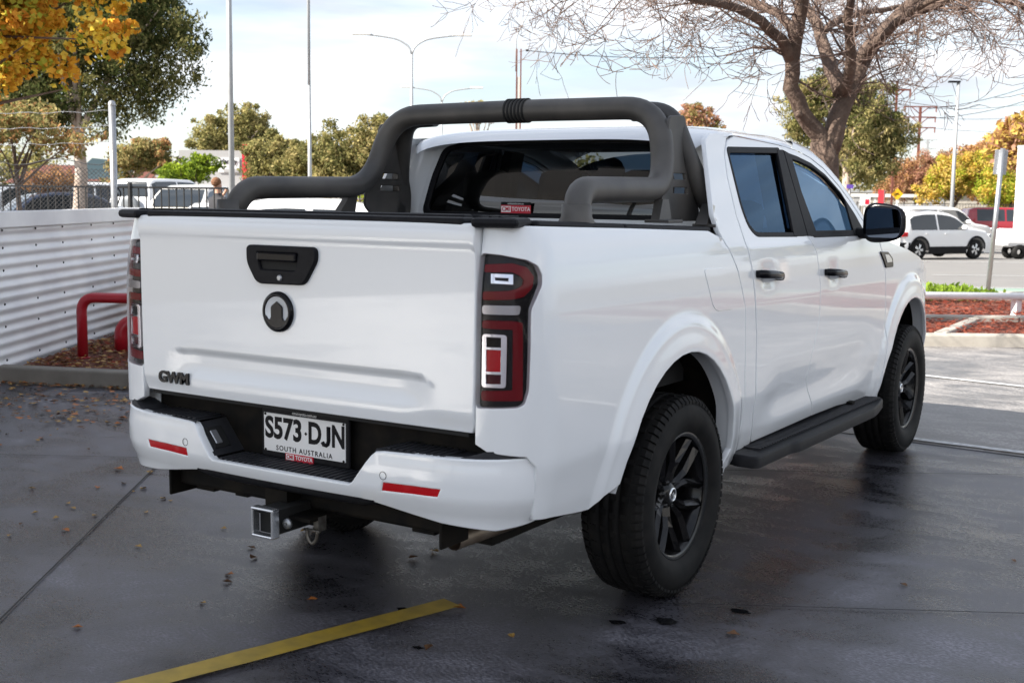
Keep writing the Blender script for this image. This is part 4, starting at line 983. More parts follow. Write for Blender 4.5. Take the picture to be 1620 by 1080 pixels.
for s in (-1, 1):
    fp = smooth_path([(s*.50, .315, 1.862), (s*.665, .32, 1.858), (s*.735, .36, 1.66), (s*.82, .485, 1.385)], .12, 8)
    MB().tube(fp, .040, 18).build('front_hoop', M_bar, sb)
    pts = poly_round([(.19, 1.83), (.33, 1.84), (.365, 1.70), (.435, 1.52), (.44, 1.425), (.15, 1.43), (.10, 1.47), (.11, 1.56), (.155, 1.68)], .025)
    def slot(y0, y1, z0, z1): return [(y0, z0), (y1, z0), (y1+.015, z1), (y0+.015, z1)][::1]
    holes = [poly_round([(.21, 1.585), (.335, 1.585), (.325, 1.615), (.215, 1.615)], .005), poly_round([(.20, 1.530), (.35, 1.530), (.34, 1.560), (.205, 1.560)], .005)]
    panel('sail_plate', pts, lambda y, z: (s*(.725+.10*max(0, (1.70-z))*.9), y+.0, z), M_bar, sb, inward=(-s, 0, 0), holes=holes, depth=.012, res=.06, bev=.003, back=True)
    # feet
    MB().lathe([(0, .062), (.012, .062), (.03, .052), (.07, .050), (.07, .045)], c=(s*.80, -.663, 1.420), axis='z', n=24).build('foot_collar', M_bar, sb)
    for (yy, wz) in ((.02, .09),):
        mb = MB(); mb.box((s*.79, yy, 1.428), (.10, .13, .012), bev=.003)
        g = [(s*.765, yy-.06, 1.43), (s*.765, yy+.05, 1.43), (s*.75, yy+.05, 1.51), (s*.75, yy-.0, 1.51)]; mb.add(g+[(v[0]+s*.035, v[1], v[2]) for v in g], [(0, 1, 2, 3), (4, 5, 6, 7), (0, 1, 5, 4), (3, 0, 4, 7), (1, 2, 6, 5)]); mb.build('gusset', M_bar, sb)
    mb = MB(); mb.box((s*.83, .40, 1.408), (.10, .20, .012), bev=.003); g = [(s*.80, .28, 1.412), (s*.80, .46, 1.412), (s*.78, .42, 1.50), (s*.78, .40, 1.50)]; mb.add(g+[(v[0]+s*.05, v[1], v[2]) for v in g], [(0, 1, 2, 3), (4, 5, 6, 7), (0, 1, 5, 4), (3, 0, 4, 7), (1, 2, 6, 5)]); mb.build('gusset', M_bar, sb)
for k in range(6):
    x = -.045+k*.018; MB().lathe([(-.004, RT), (-.004, RT+.006), (.004, RT+.006), (.004, RT)], c=(x, .23, 1.874), n=28, closed=True).build('rubber_ring', M_black, sb)

# ================================================================ BEYOND THE FORECOURT
FRW = Vector((-.5399, .8417, 0)); RGT = Vector((.8417, .5399, 0))
def SP(v): return Vector(P(*v))
# ---------- trees
def leaves_mesh(name, clumps, n, size, mats, parent, flat=1.0, shell=2.0, aspect=.5, droop=0.0):
    """clumps: (centre, radius, material index)"""
    w = np.array([c[3] if len(c) > 3 else c[1]**2.3 for c in clumps]); w /= w.sum(); cnt = RNG.multinomial(n, w)
    C_ = np.repeat(np.array([c[0] for c in clumps]), cnt, 0); R_ = np.repeat(np.array([c[1] for c in clumps]), cnt); MI = np.repeat(np.array([c[2] for c in clumps]), cnt)
    N_ = len(R_); d = RNG.normal(size=(N_, 3)); d /= np.linalg.norm(d, axis=1)[:, None]; rr = RNG.random(N_)**(1/shell)*(1+.25*RNG.normal(size=N_)*.4)
    p = C_+d*(R_*rr)[:, None]*np.array([1, 1, flat]); 
    if droop: p[:, 2] -= droop*R_*RNG.random(N_)
    nrm = d*.6+RNG.normal(size=(N_, 3))*.7; nrm /= np.linalg.norm(nrm, axis=1)[:, None]
    a = np.cross(nrm, RNG.normal(size=(N_, 3))); a /= np.linalg.norm(a, axis=1)[:, None]; b = np.cross(nrm, a)
    if droop: a[:, 2] -= .9; a /= np.linalg.norm(a, axis=1)[:, None]; b = np.cross(nrm, a); b /= np.maximum(np.linalg.norm(b, axis=1), 1e-3)[:, None]
    s = size*(.6+.8*RNG.random(N_))[:, None]
    v = np.stack([p-a*s*.5, p+b*s*aspect*.5+nrm*s*.08, p+a*s*.5, p-b*s*aspect*.5+nrm*s*.08], 1).reshape(-1, 3)
    me = bpy.data.meshes.new(name); me.vertices.add(4*N_); me.vertices.foreach_set('co', v.ravel().astype(np.float32))
    me.loops.add(4*N_); me.loops.foreach_set('vertex_index', np.arange(4*N_, dtype=np.int32)); me.polygons.add(N_)
    me.polygons.foreach_set('loop_start', (np.arange(N_)*4).astype(np.int32)); 
    for m in mats: me.materials.append(m)
    nm_ = max(1, len(mats)); MI = np.where(RNG.random(N_) < .4, RNG.integers(0, nm_, N_), MI); me.polygons.foreach_set('material_index', MI.astype(np.int32)); me.update(calc_edges=True); me.validate()
    return link(name, me, parent)
def tree(name, label, base, blobs, n, size, mats, trunk, bark, nclump=60, group=None, cr_=.28, dens=2.0, lean=(0, 0), droop=0.0, flat=.8, aspect=.5, limbs=10, fill=.45):
    """blobs: ellipsoids (dr, dd, z, rr, rz) of the crown in street axes about the base"""
    B = SP(base); t = empty(name, B, 0, label, 'tree', group); cl = []; cr_ *= .82
    for _ in range(int(nclump*1.9)):
        b = random.choices(blobs, [q[3]**2*q[4] for q in blobs])[0]
        d = Vector((random.gauss(0, 1), random.gauss(0, 1), random.gauss(0, 1))).normalized()*(random.random()**.35)
        c = RGT*(b[0]+d.x*b[3])+FRW*(b[1]+d.y*b[3])+Vector((0, 0, b[2]-base[2]+d.z*b[4])); r = cr_*b[3]*U(.55, 1.25)
        cl.append((tuple(c), r, random.randrange(len(mats))))
    if fill:
        tw_ = sum(c[1]**2.3 for c in cl); bw = sum(q[3]**2*q[4] for q in blobs)
        for b in blobs: cl.append((tuple(RGT*b[0]+FRW*b[1]+Vector((0, 0, b[2]-base[2]))), min(b[3], b[4]*1.15)*.95, random.randrange(len(mats)), fill*tw_*b[3]**2*b[4]/bw))
    leaves_mesh('crown', cl, n, size, mats, t, flat, dens, aspect, droop)
    ht, r0 = trunk; top = Vector((RGT*lean[0]+FRW*lean[1])+Vector((0, 0, ht)))
    mb = MB(); mid_ = top*.5+Vector((U(-.15, .15), U(-.15, .15), 0))*ht*.2
    mb.tube([(0, 0, -.1), tuple(mid_*.5), tuple(mid_), tuple(top)], [r0*1.25, r0, r0*.85, r0*.6], 9); mb.build('trunk', bark, t)
    mb = MB()
    for c in random.sample(cl, min(limbs, len(cl))):
        e = Vector(c[0]); s = mid_.lerp(top, U(.2, 1)); m = s.lerp(e, .5)+Vector((U(-.3, .3), U(-.3, .3), U(-.1, .5)))*.3*(e-s).length*.5
        mb.tube([s, m, e], [r0*.45, r0*.28, r0*.08], 6, cap=False)
    mb.build('limbs', bark, t); return t
G_dark = [leafmat('gum_leaf_dark', (.035, .050, .016), (.09, .11, .04)), leafmat('gum_leaf_mid', (.05, .065, .02), (.13, .14, .05)), leafmat('gum_leaf_olive', (.11, .11, .04), (.24, .22, .09))]
G_olive = [leafmat('olive_leaf', (.20, .19, .07), (.40, .35, .14)), leafmat('olive_leaf_pale', (.28, .24, .10), (.50, .41, .19)), leafmat('olive_leaf_dark', (.11, .12, .045), (.24, .22, .09))]
G_yel = [leafmat('yellow_leaf', (.50, .31, .05), (.74, .52, .12)), leafmat('orange_leaf', (.42, .17, .05), (.62, .31, .09)), leafmat('lime_leaf', (.22, .28, .03), (.48, .46, .06))]
G_mpl = [leafmat('maple_yellow', (.66, .43, .04), (.86, .60, .10)), leafmat('maple_gold', (.60, .30, .03), (.80, .45, .07)), leafmat('maple_orange', (.56, .22, .03), (.74, .36, .06)), leafmat('maple_bright', (.78, .56, .06), (.90, .70, .14)), leafmat('maple_lime', (.30, .33, .04), (.52, .48, .07))]
G_aut = [leafmat('autumn_orange_leaf', (.34, .18, .08), (.52, .30, .14)), leafmat('autumn_yellow_leaf', (.46, .33, .08), (.62, .45, .14)), leafmat('autumn_pink_leaf', (.34, .17, .12), (.48, .27, .18))]
G_lime = [leafmat('bright_green_leaf', (.16, .24, .02), (.36, .44, .05)), leafmat('green_leaf', (.08, .14, .02), (.20, .26, .04))]
G_pink = [leafmat('faded_pink_leaf', (.30, .14, .10), (.46, .25, .17)), leafmat('faded_brown_leaf', (.22, .13, .07), (.38, .24, .13))]

def rc_(u, d): return (u-810)/1910*d
def zc_(u, v, d): return 1.515+((310+.0114*(u-810)-v)/1910)*d
# big gum at the left; crown sizes in metres
tree('gum_tree', 'big dark green gum tree behind the chain link fence, pale trunk', (rc_(122, 28), 28, gz(28)),
     [(2.0, 0, 4.6, 1.25, 1.0), (1.0, 0, 5.5, 1.7, .9), (0, 0, 5.2, 1.7, 1.1), (-1.5, .5, 4.8, 1.6, 1.1), (1.0, 0, 3.9, 1.2, .8), (-.5, 0, 3.6, 1.5, .7), (1.75, 0, 3.45, .75, .35), (.9, 0, 3.0, .8, .35), (2.5, 0, 5.2, .7, .8), (.3, .6, 6.4, 2.0, .9)], 95000, .10, G_dark, (4.2, .17), M_gumbark, 260, droop=.5, aspect=.4, limbs=16, cr_=.26)
tree('maple_tree', 'autumn tree with bright yellow and orange leaves at the upper left', (-8.0, 15, gz(15)),
     [(2.0, 0, 3.55, .55, .42), (2.9, 0, 3.45, .42, .36), (1.6, 0, 3.0, .45, .32), (2.5, 0, 2.95, .30, .22), (1.5, 0, 4.1, .9, .5), (2.9, .2, 4.0, .5, .3), (1.4, 0, 2.4, .25, .25), (3.2, 0, 3.05, .12, .1), (1.5, 0, 2.75, .3, .25), (1.9, 0, 3.2, .55, .4)], 24000, .080, G_mpl, (3.2, .10), M_bark, 110, aspect=.85, cr_=.30, limbs=18, fill=.2)
tree('thin_autumn_tree', 'half bare ochre tree low behind the chain link fence', (rc_(30, 22), 22, gz(22)), [(0, 0, 2.75, .9, .4), (.9, 0, 2.4, .7, .35), (-.7, 0, 2.4, .8, .4)], 7000, .085, [G_olive[0], G_olive[1], G_olive[2], G_aut[0]], (2.0, .06), M_bark, 60)
tree('gum_tree', 'pale olive gum tree standing behind the thick light pole', (rc_(372, 105), 105, -.5), [(-1.9, 0, 6.4, 2.2, 1.7), (.8, 0, 7.5, 2.2, 2.0), (2.0, 0, 6.2, 2.1, 2.0), (-.2, 0, 5.2, 2.8, 1.5)], 26000, .27, G_olive, (6, .3), M_gumbark, 60)
tree('olive_tree', 'small olive and orange tree left of the thin light pole', (rc_(432, 75), 75, -.5), [(0, 0, 3.6, 1.7, 1.7), (-.9, 0, 2.8, 1.3, 1.2), (1.2, 0, 3.6, 1.3, 1.3)], 16000, .20, G_olive, (3, .15), M_gumbark, 50)
tree('gum_tree', 'wide olive gum tree right of the thin light pole', (rc_(560, 62), 62, -.5), [(-1.0, 0, 3.6, 1.6, 1.5), (.9, 0, 4.1, 1.6, 1.5), (1.7, 0, 3.2, 1.4, 1.4), (-.2, 0, 2.6, 2.0, 1.0)], 30000, .17, G_olive, (3.5, .16), M_gumbark, 80)
tree('red_shrub_tree', 'low pink red tree beneath the wide olive gum', (rc_(575, 55), 55, -.5), [(0, 0, 1.5, 1.1, .7), (-2.5, 0, 1.3, 1.2, .6)], 3000, .14, G_pink+[G_lime[0]], (1.2, .08), M_bark, 30)
tree('olive_tree', 'olive tree filling the gap at the thin light pole', (rc_(490, 68), 68, -.5), [(0, 0, 3.4, 1.4, 1.4), (-1.0, 0, 2.5, 1.2, 1.0), (1.0, 0, 3.0, 1.2, 1.2)], 14000, .18, G_olive, (3, .14), M_gumbark, 50)
tree('lime_tree', 'small bright green spreading tree beside the grey shop', (rc_(298, 45), 45, -.5), [(-.4, 0, 2.25, .8, .40), (.5, 0, 2.55, .8, .35), (0, 0, 2.1, .9, .35)], 8000, .12, G_lime, (2.0, .07), M_bark, 55, limbs=14)
tree('olive_tree', 'brownish olive tree between the gum trunk and the lime green tree', (rc_(215, 55), 55, -.5), [(0, 0, 3.0, 1.3, .9), (.9, 0, 3.2, 1.2, .8), (-.6, 0, 1.8, 1.0, .7)], 14000, .15, G_olive+[G_aut[0]], (2.6, .12), M_gumbark, 50)
tree('autumn_shrub', 'round orange brown shrub behind the left parked cars', (rc_(88, 32), 32, -.3), [(0, 0, 1.75, .75, .45)], 2600, .09, [G_aut[0], G_pink[1]], (1.2, .06), M_bark, 26)
tree('olive_tree', 'far olive treetop just above the black hoop near the twin lamps', (rc_(752, 150), 150, -.5), [(0, 0, 11.6, 2.6, 1.2), (-4.3, 0, 11.3, 1.1, .5)], 3500, .4, G_olive+[G_aut[0]], (9, .3), M_gumbark, 30)
tree('autumn_tree', 'small rusty treetop just right of the black hoop', (rc_(1095, 120), 120, -.5), [(0, 0, 9.0, 1.9, 1.9), (1.9, 0, 8.4, 1.1, .9)], 5000, .3, [G_aut[0], G_olive[0], G_aut[2]], (7, .3), M_gumbark, 36)
tree('gum_tree', 'large olive gum tree behind the bare tree trunk', (rc_(1330, 58), 58, -.5), [(-2.3, 0, 6.0, 1.3, 1.1), (-1.0, 0, 6.6, 1.5, 1.1), (.8, 0, 6.1, 1.5, 1.3), (1.9, 0, 4.6, 1.4, 1.2), (.6, 0, 4.6, 1.7, 1.5), (.9, 0, 3.2, 1.5, 1.0), (2.4, 0, 5.0, .9, .8), (-1.8, 0, 4.7, 1.3, .9)], 52000, .17, G_olive+[G_dark[1]], (5, .25), M_gumbark, 150, droop=.5, aspect=.35, limbs=20)
tree('pink_autumn_tree', 'faded pink autumn tree behind the power pole', (rc_(1440, 80), 80, -.5), [(0, 0, 3.1, 1.9, 1.5), (1.9, 0, 3.4, 1.5, 1.4), (-1.6, 0, 2.2, 1.3, 1.0)], 17000, .16, G_pink+[G_aut[0]], (2.6, .1), M_bark, 70)
tree('yellow_autumn_tree', 'golden yellow autumn tree above the parked white cars', (rc_(1500, 70), 70, -.5), [(0, 0, 2.9, 1.5, 1.3), (1.3, 0, 3.2, 1.4, 1.2), (-1.4, 0, 1.9, 1.0, .8)], 20000, .16, [G_yel[0], G_aut[1], G_yel[2]], (2.2, .1), M_bark, 80)
tree('orange_autumn_tree', 'tall orange autumn tree behind the leaning sign post', (rc_(1575, 78), 78, -.5), [(0, 0, 4.6, 1.9, 1.6), (1.6, 0, 5.0, 2.0, 1.7), (-1.9, 0, 4.2, 1.6, 1.1), (0, 0, 2.5, 2.4, 1.2)], 30000, .18, G_aut, (3.5, .12), M_bark, 110)
tree('yellow_autumn_tree', 'green and gold autumn tree right behind the red parked car', (rc_(1590, 66), 66, -.5), [(-.6, 0, 2.2, 1.3, 1.1), (1.0, 0, 2.4, 1.2, 1.2)], 8000, .15, [G_yel[0], G_yel[2], G_lime[0]], (2, .1), M_bark, 60)
far = []
for i in range(26):
    r = -95+i*7.5; far.append((tuple(SP((r, 175+U(-8, 8), U(2.5, 5)))), U(3, 5.2), random.randrange(3)))
fo_ = leaves_mesh('distant_treeline', far, 26000, .7, G_olive, None, .8, 2.0, .6); tag(fo_, 'hazy low line of distant trees along the horizon', kind='stuff')

for (r, d, k) in ((16, 30, 0), (24, 36, 1), (30, 27, 0), (21, 48, 1)):
    tree('roadside_tree', ('broad olive gum' if k == 0 else 'golden autumn tree')+' further along the road, %s' % {16: 'nearest the forecourt', 24: 'middle of the group', 30: 'closest to the kerb', 21: 'behind the others'}[r], (r, d, gz(d)), [(0, 0, 4.2, 2.0, 1.5), (1.2, 0, 5.2, 1.5, 1.1), (-1.3, 0, 3.4, 1.4, 1.0)], 5000, .28, G_olive if k == 0 else G_aut, (3.5, .18), M_gumbark, 30)
# ---------- bare tree
def bare_tree():
    D = 14.0; base = (rc_(1305, D), D, .02); B = SP(base); t = empty('bare_tree', B, 0, 'leafless spreading tree with a forked dark trunk beside the road', 'tree')
    def L(u, v, dd=0): return RGT*(rc_(u, D+dd)-base[0])+FRW*dd+Vector((0, 0, zc_(u, v, D+dd)-.02))
    def path(pts): return [L(*p) for p in pts]
    mb = MB(); mb.tube([(0, 0, -.15), (0, 0, .25), (-.02, 0, 1.1)]+path([(1297, 262), (1293, 225)]), [.30, .21, .165, .155, .15], 14); 
    mains = [([(1297, 250, 0), (1286, 215, -.02), (1258, 182, -.1), (1238, 142, -.2), (1240, 100, -.3), (1246, 50, -.4), (1252, 0, -.6), (1262, -60, -.9)], [.12, .105, .092, .088, .082, .078, .07, .05]),
             ([(1300, 245, 0), (1312, 195, 0), (1328, 150, .1), (1345, 108, .2), (1372, 66, .3), (1405, 30, .4), (1438, -5, .5), (1462, -50, .6)], [.125, .115, .108, .10, .092, .085, .075, .058]),
             ([(1318, 150, 0), (1301, 118, .3), (1288, 82, .5), (1277, 48, .7), (1258, 20, .9), (1225, -5, 1.1)], [.10, .085, .075, .065, .05, .035]),
             ([(1322, 150, 0), (1330, 112, -.3), (1328, 75, -.5), (1322, 38, -.7), (1326, -10, -.9)], [.075, .065, .055, .05, .04]),
             ([(1238, 100, -.3), (1222, 70, -.5), (1190, 42, -.8), (1150, 22, -1.2), (1100, 12, -1.6), (1040, 0, -1.9), (980, 2, -2.1)], [.075, .065, .055, .045, .035, .028, .018]),
             ([(1244, 60, -.4), (1215, 30, .1), (1170, 12, .5), (1110, -6, .9), (1050, -12, 1.2), (960, -8, 1.4), (890, 5, 1.5)], [.06, .052, .045, .038, .03, .022, .014]),
             ([(1285, 60, .6), (1310, 40, 1.0), (1350, 28, 1.4), (1400, 20, 1.9), (1450, 22, 2.2)], [.05, .045, .038, .03, .02]),
             ([(1390, 46, .4), (1430, 26, .2), (1475, 8, -.1), (1520, -4, -.4), (1560, 10, -.7), (1600, 22, -.9), (1640, 20, -1.0)], [.075, .062, .052, .044, .036, .028, .02]),
             ([(1345, 106, .2), (1362, 78, -.2), (1398, 44, -.6), (1450, 10, -1.1), (1500, -16, -1.5), (1570, -20, -1.9), (1640, -10, -2.2)], [.06, .052, .045, .038, .032, .026, .018]),
             ([(1250, 10, -.5), (1225, -30, -.8), (1180, -60, -1.2), (1120, -80, -1.5)], [.06, .05, .04, .03]),
             ([(1436, -5, .5), (1480, -40, .8), (1540, -60, 1.2), (1600, -62, 1.5)], [.06, .05, .04, .03])]
    for pts, rr in mains:
        pp = path(pts); q = [pp[0]]; rq = [rr[0]]
        for i in range(1, len(pp)):
            m_ = (pp[i-1]+pp[i])/2+Vector((U(-1, 1), U(-1, 1), U(-1, 1)))*(pp[i]-pp[i-1]).length*.05; q += [m_, pp[i]]; rq += [(rr[i-1]+rr[i])/2, rr[i]]
        mb.tube(q, rq, 10)
    mb.lathe([(0, .0), (0, .03), (.02, .045), (.03, .02)], c=tuple(L(1252, 183, -.22)), axis='y', n=10)
    mb.build('trunk', M_bark, t)
    # secondary branches and drooping twigs
    tw = MB(); cnt = [0]
    def grow(p, d, r, ln, dep):
        if cnt[0] > 12000: return
        k = 4 if dep > 1 else 5; pts = [p]; rs = [r]; dd = d.normalized()
        for i in range(k):
            dd = (dd+Vector((random.gauss(0, .16), random.gauss(0, .16), random.gauss(.0 if dep > 1 else .06, .15)))).normalized(); pts.append(pts[-1]+dd*ln/k); rs.append(max(.0034, r*(1-.75*(i+1)/k)))
        tw.tube(pts, rs, 4 if r > .012 else 3, cap=False); cnt[0] += 1
        if dep <= 0: return
        nb = random.choice([3, 4, 5]) if dep > 1 else random.choice([2, 3, 4])
        for _ in range(nb):
            i = random.randrange(1, len(pts)); a = Vector((random.gauss(0, 1), random.gauss(0, 1), random.gauss(-.12, .8))).normalized()
            grow(pts[i], (dd*.75+a*.75), max(.003, rs[i]*.7), ln*U(.45, .8), dep-1)
    for pts, rr in mains:
        pp = path(pts); n_ = len(pp)
        for i in range(1, n_):
            if pts[i][1] > 110: continue
            for _ in range(2 if rr[i] > .04 else 3):
                s = pp[i-1].lerp(pp[i], random.random()); base_d = (pp[i]-pp[i-1]).normalized(); out_ = Vector((s.x, s.y, 0)).normalized()
                grow(s, base_d*.5+out_*.55+Vector((random.gauss(0, .6), random.gauss(0, .6), random.gauss(.05, .5))), min(rr[i]*.42, .017), U(.45, 1.05), 3)
        grow(pp[-1], (pp[-1]-pp[-2]), rr[-1]*.6, U(.5, .8), 3); grow(pp[-1], (pp[-1]-pp[-2])+Vector((0, 0, -.3)), rr[-1]*.5, U(.5, .8), 3)
    # a few last leaves
    tw.build('twigs', M_twig, t)
    return t
bare_tree()

# ---------- poles
def pole(name, label, u, d, r, top, cat='pole', mt=None, group=None):
    t = empty(name, P(rc_(u, d), d, gz(d)), 0, label, cat, group); MB().tube([(0, 0, 0), (0, 0, top*.5), (0, 0, top)], [r, r*.9, r*.75], 12).build('post', mt or M_pole, t); return t
pole('light_pole', 'thick pale light pole running up out of the photo at the left', 368, 25, .064, 9.0, 'light pole')
t = pole('light_pole', 'slim grey light pole right of the thick one, joined part way up', 490.5, 35, .064, 4.9, 'light pole'); MB().tube([(0, 0, 4.85), (0, 0, 11)], .045, 10).build('upper_post', M_pole, t)
def twin_lamp(label, u, d, vt, arm, rise):
    zt = zc_(u, vt, d); t = empty('street_lamp', P(rc_(u, d), d, gz(d)), 0, label, 'street lamp', 'twin arm street lamps along the road'); b = gz(d)
    MB().tube([(0, 0, 0), (0, 0, zt-b)], [.10, .06], 8).build('post', M_pole, t)
    for s in (-1, 1):
        pts = [Vector((0, 0, zt-b)), RGT*s*arm*.06+Vector((0, 0, zt-b+rise*.5)), RGT*s*arm*.28+Vector((0, 0, zt-b+rise*.95)), RGT*s*arm*.6+Vector((0, 0, zt-b+rise*1.12)), RGT*s*arm+Vector((0, 0, zt-b+rise*1.25))]
        MB().tube(smooth_path(pts, .6, 5), .045, 8).build('arm', M_pole, t)
        MB().box(RGT*s*(arm+.15)+Vector((0, 0, zt-b+rise*1.27)), (.95, .24, .13), rz=-YAW+math.pi*0+.0+2*YAW if False else math.atan2(RGT.y, RGT.x), bev=.04).build('lamp_head', M_white, t)
twin_lamp('tall twin arm street lamp right of the slim pole', 650, 60, 92, 2.3, .75)
twin_lamp('further and lower twin arm street lamp behind the tall one', 697, 90, 165, 2.4, .85)
# stobie pole with outreach lamp arm
d = 45; t = empty('concrete_power_pole', P(rc_(816, d), d, -.5), 0, 'flat concrete power pole with rusty steel edge above the black hoop', 'power pole'); zt = zc_(816, 84, d)+.5
for s, m_ in ((-.075, M_rust), (.075, M_rust)): MB().box(RGT*s+Vector((0, 0, zt/2)), (.05, .12, zt), rz=math.atan2(RGT.y, RGT.x)).build('steel_channel', m_, t)
MB().box((0, 0, zt/2-.5), (.10, .10, zt-1), rz=math.atan2(RGT.y, RGT.x)).build('concrete_core', M_conc_pole, t)
a = [RGT*-.11+Vector((0, 0, zt-.8)), RGT*-.11+Vector((0, 0, zt+.45)), RGT*.25+Vector((0, 0, zt+1.15)), RGT*.65+Vector((0, 0, zt+2.1)), RGT*1.5+Vector((0, 0, zt+2.45))]
MB().tube(smooth_path(a, .2, 4), .025, 8).build('lamp_arm', M_pole, t)
mb = MB(); mb.lathe([(0, .01), (.03, .05), (.06, .02), (.09, .05), (.12, .01)], c=tuple(RGT*.25+Vector((0, 0, zt-.05))), axis='x', n=8); mb.build('insulator', M_ink, t)
wl = []
for i in range(17):
    s = i/16; wl.append(RGT*(.3+s*12)+FRW*(s*10)+Vector((0, 0, zt-.05-1.1*4*s*(1-s)*.3+s*1.4)))
MB().tube(wl, .014, 4).build('cable', M_ink, t)
t = pole('street_lamp', 'dark square headed street lamp at the far right', 1499, 50, .085, zc_(1503, 134, 50)+.5, 'street lamp', M_pole)
MB().box(RGT*-.17+Vector((0, 0, zc_(1503, 134, 50)+.5)), (.45, .2, .07), rz=math.atan2(RGT.y, RGT.x)).build('lamp_head', M_ink, t)
def pylon(label, u, d, vt, arms, w, mt, r=.10, grp=None):
    zt = zc_(u, vt, d)+.5; t = empty('power_pole', P(rc_(u, d), d, -.5), 0, label, 'power pole', grp); MB().box((0, 0, zt/2), (2*r, r*1.3, zt), rz=math.atan2(RGT.y, RGT.x)).build('post', mt, t)
    for (va, ww) in arms:
        za = zc_(u, va, d)+.5; ca = MB(); ca.box((0, 0, za), (2*ww, .1, .1), rz=math.atan2(RGT.y, RGT.x))
        for s in (-1, 1): ca.tube([RGT*s*ww*.55+Vector((0, 0, za)), Vector((0, 0, za-ww*.45))], .04, 5); ca.box(RGT*s*ww*.96+Vector((0, 0, za-.22)), (.09, .09, .4))
        ca.build('cross_arm', mt, t)
    for s in ():
        pass
    return t, zt
pylon('rusty power pole with three long cross arms at the right', 1442, 100, 172, [(172, 1.35), (188, 1.30), (204, 1.3)], 1, M_rust)
pylon('smaller distant power pole just right of the rusty one', 1456, 150, 222, [(223, 1.2), (236, 1.1)], 1, M_pole, .14)
pylon('rusty power pole rising behind the olive gum', 1404, 70, 132, [(146, .8)], 1, M_rust, .06)
# overhead wires, strung between off-frame poles
ws = tag(MB().box((0, 0, 0), (.02, .02, .02)).build('overhead_wires', M_ink), 'thin overhead power lines crossing the sky at the right', 'power line')
mb = MB()
for (ua, va, ub, vb, dd) in ((1455, 174, 1700, 150, 100), (1455, 188, 1700, 172, 100), (1460, 204, 1700, 196, 100), (1430, 172, 1150, 148, 105), (1455, 175, 1700, 100, 70), (1455, 190, 1700, 125, 70)):
    A = SP((rc_(ua, dd), dd, zc_(ua, va, dd))); B_ = SP((rc_(ub, dd), dd, zc_(ub, vb, dd))); mb.tube([A.lerp(B_, i/10)-Vector((0, 0, .5*4*(i/10)*(1-i/10))) for i in range(11)], .018, 3, cap=False)
me_ = mb.build('w', M_ink); ws.data = me_.data; bpy.data.objects.remove(me_)
t = empty('switchyard_gantry', P(rc_(1592, 120), 120, -.5), 0, 'far steel gantry with insulators above the orange tree', 'gantry')
zz = zc_(1592, 210, 120)+.5; mb = MB()
for s in (-1.4, 1.4): mb.tube([RGT*s+Vector((0, 0, 0)), RGT*s+Vector((0, 0, zz))], .07, 5)
for k in range(5): mb.box(RGT*(-1.5+k*.75)+Vector((0, 0, zz-.25)), (.28, .1, .45))
mb.box((0, 0, zz), (3.4, .1, .12), rz=math.atan2(RGT.y, RGT.x)); mb.build('frame', M_pole, t)

# ---------- signs
t = empty('sign_post', P(rc_(1563, 19.8), 19.8, 0), 0, 'leaning galvanised post with the grey back of a small sign', 'sign'); zt = zc_(1574, 236, 19.8)
MB().tube([(0, 0, 0), RGT*(rc_(1574, 19.8)-rc_(1563, 19.8))+Vector((0, 0, zt))], .038, 14).build('post', M_steel, t)
MB().box(RGT*(rc_(1574, 19.8)-rc_(1563, 19.8)-.005)-FRW*-.05+Vector((0, 0, zt-.22)), (.20, .012, .40), rz=math.atan2(RGT.y, RGT.x)-.2, ry=.04, bev=.004).build('sign_back', M_steel, t)
d = 57; t = empty('speed_hump_sign', P(rc_(1412, d), d, -.5), 0, 'yellow diamond speed hump sign on a thin pole', 'sign'); zz = zc_(1412, 307, d)+.5
MB().tube([(0, 0, 0), (0, 0, zz)], .03, 8).build('post', M_pole, t)
ax = Vector((RGT.x, RGT.y, 0)); 
sgn_ = MB().box(-FRW*.04+Vector((0, 0, zz)), (.40, .01, .40), rz=math.atan2(RGT.y, RGT.x), ry=.785); sgn_.build('sign_plate', mat('sign_yellow', (.75, .40, .01), .5), t)
mb = MB(); o_ = -FRW*.05+Vector((0, 0, zz-.03)); vs = [o_+RGT*x+Vector((0, 0, z)) for x, z in ((-.17, 0), (-.1, .02), (-.05, .07), (.05, .07), (.1, .02), (.17, 0))]; mb.add(vs, [(0, 1, 2, 3, 4, 5)]); mb.build('hump_symbol', M_ink, t)
for (nm, lab, u, v, d, w, h, m_) in (('board_sign', 'small white and red board behind the door mirror', 1362, 318, 50, .42, .34, M_whitesign), ('street_sign', 'small purple sign plate left of the red post', 1337, 295, 40, .22, .13, mat('sign_purple', (.10, .05, .30), .5))):
    t = empty(nm, P(rc_(u, d), d, -.45), 0, lab, 'sign'); zz = zc_(u, v, d)+.45
    MB().tube([(0, 0, 0), (0, 0, zz)], .025, 8).build('post', M_pole, t); b = MB().box(-FRW*.04+Vector((0, 0, zz)), (w, .02, h), rz=math.atan2(RGT.y, RGT.x)).build('sign_plate', m_, t)
    if nm == 'board_sign': MB().box(-FRW*.055+RGT*.08+Vector((0, 0, zz-.02)), (w*.4, .01, h*.6), rz=math.atan2(RGT.y, RGT.x)).build('red_mark', M_redsign, t)
t = empty('red_post', P(rc_(1388, 45), 45, -.5), 0, 'red square post under the olive gum', 'post'); MB().box((0, 0, 1.2), (.2, .2, 2.4)).build('post', M_redpaint, t)
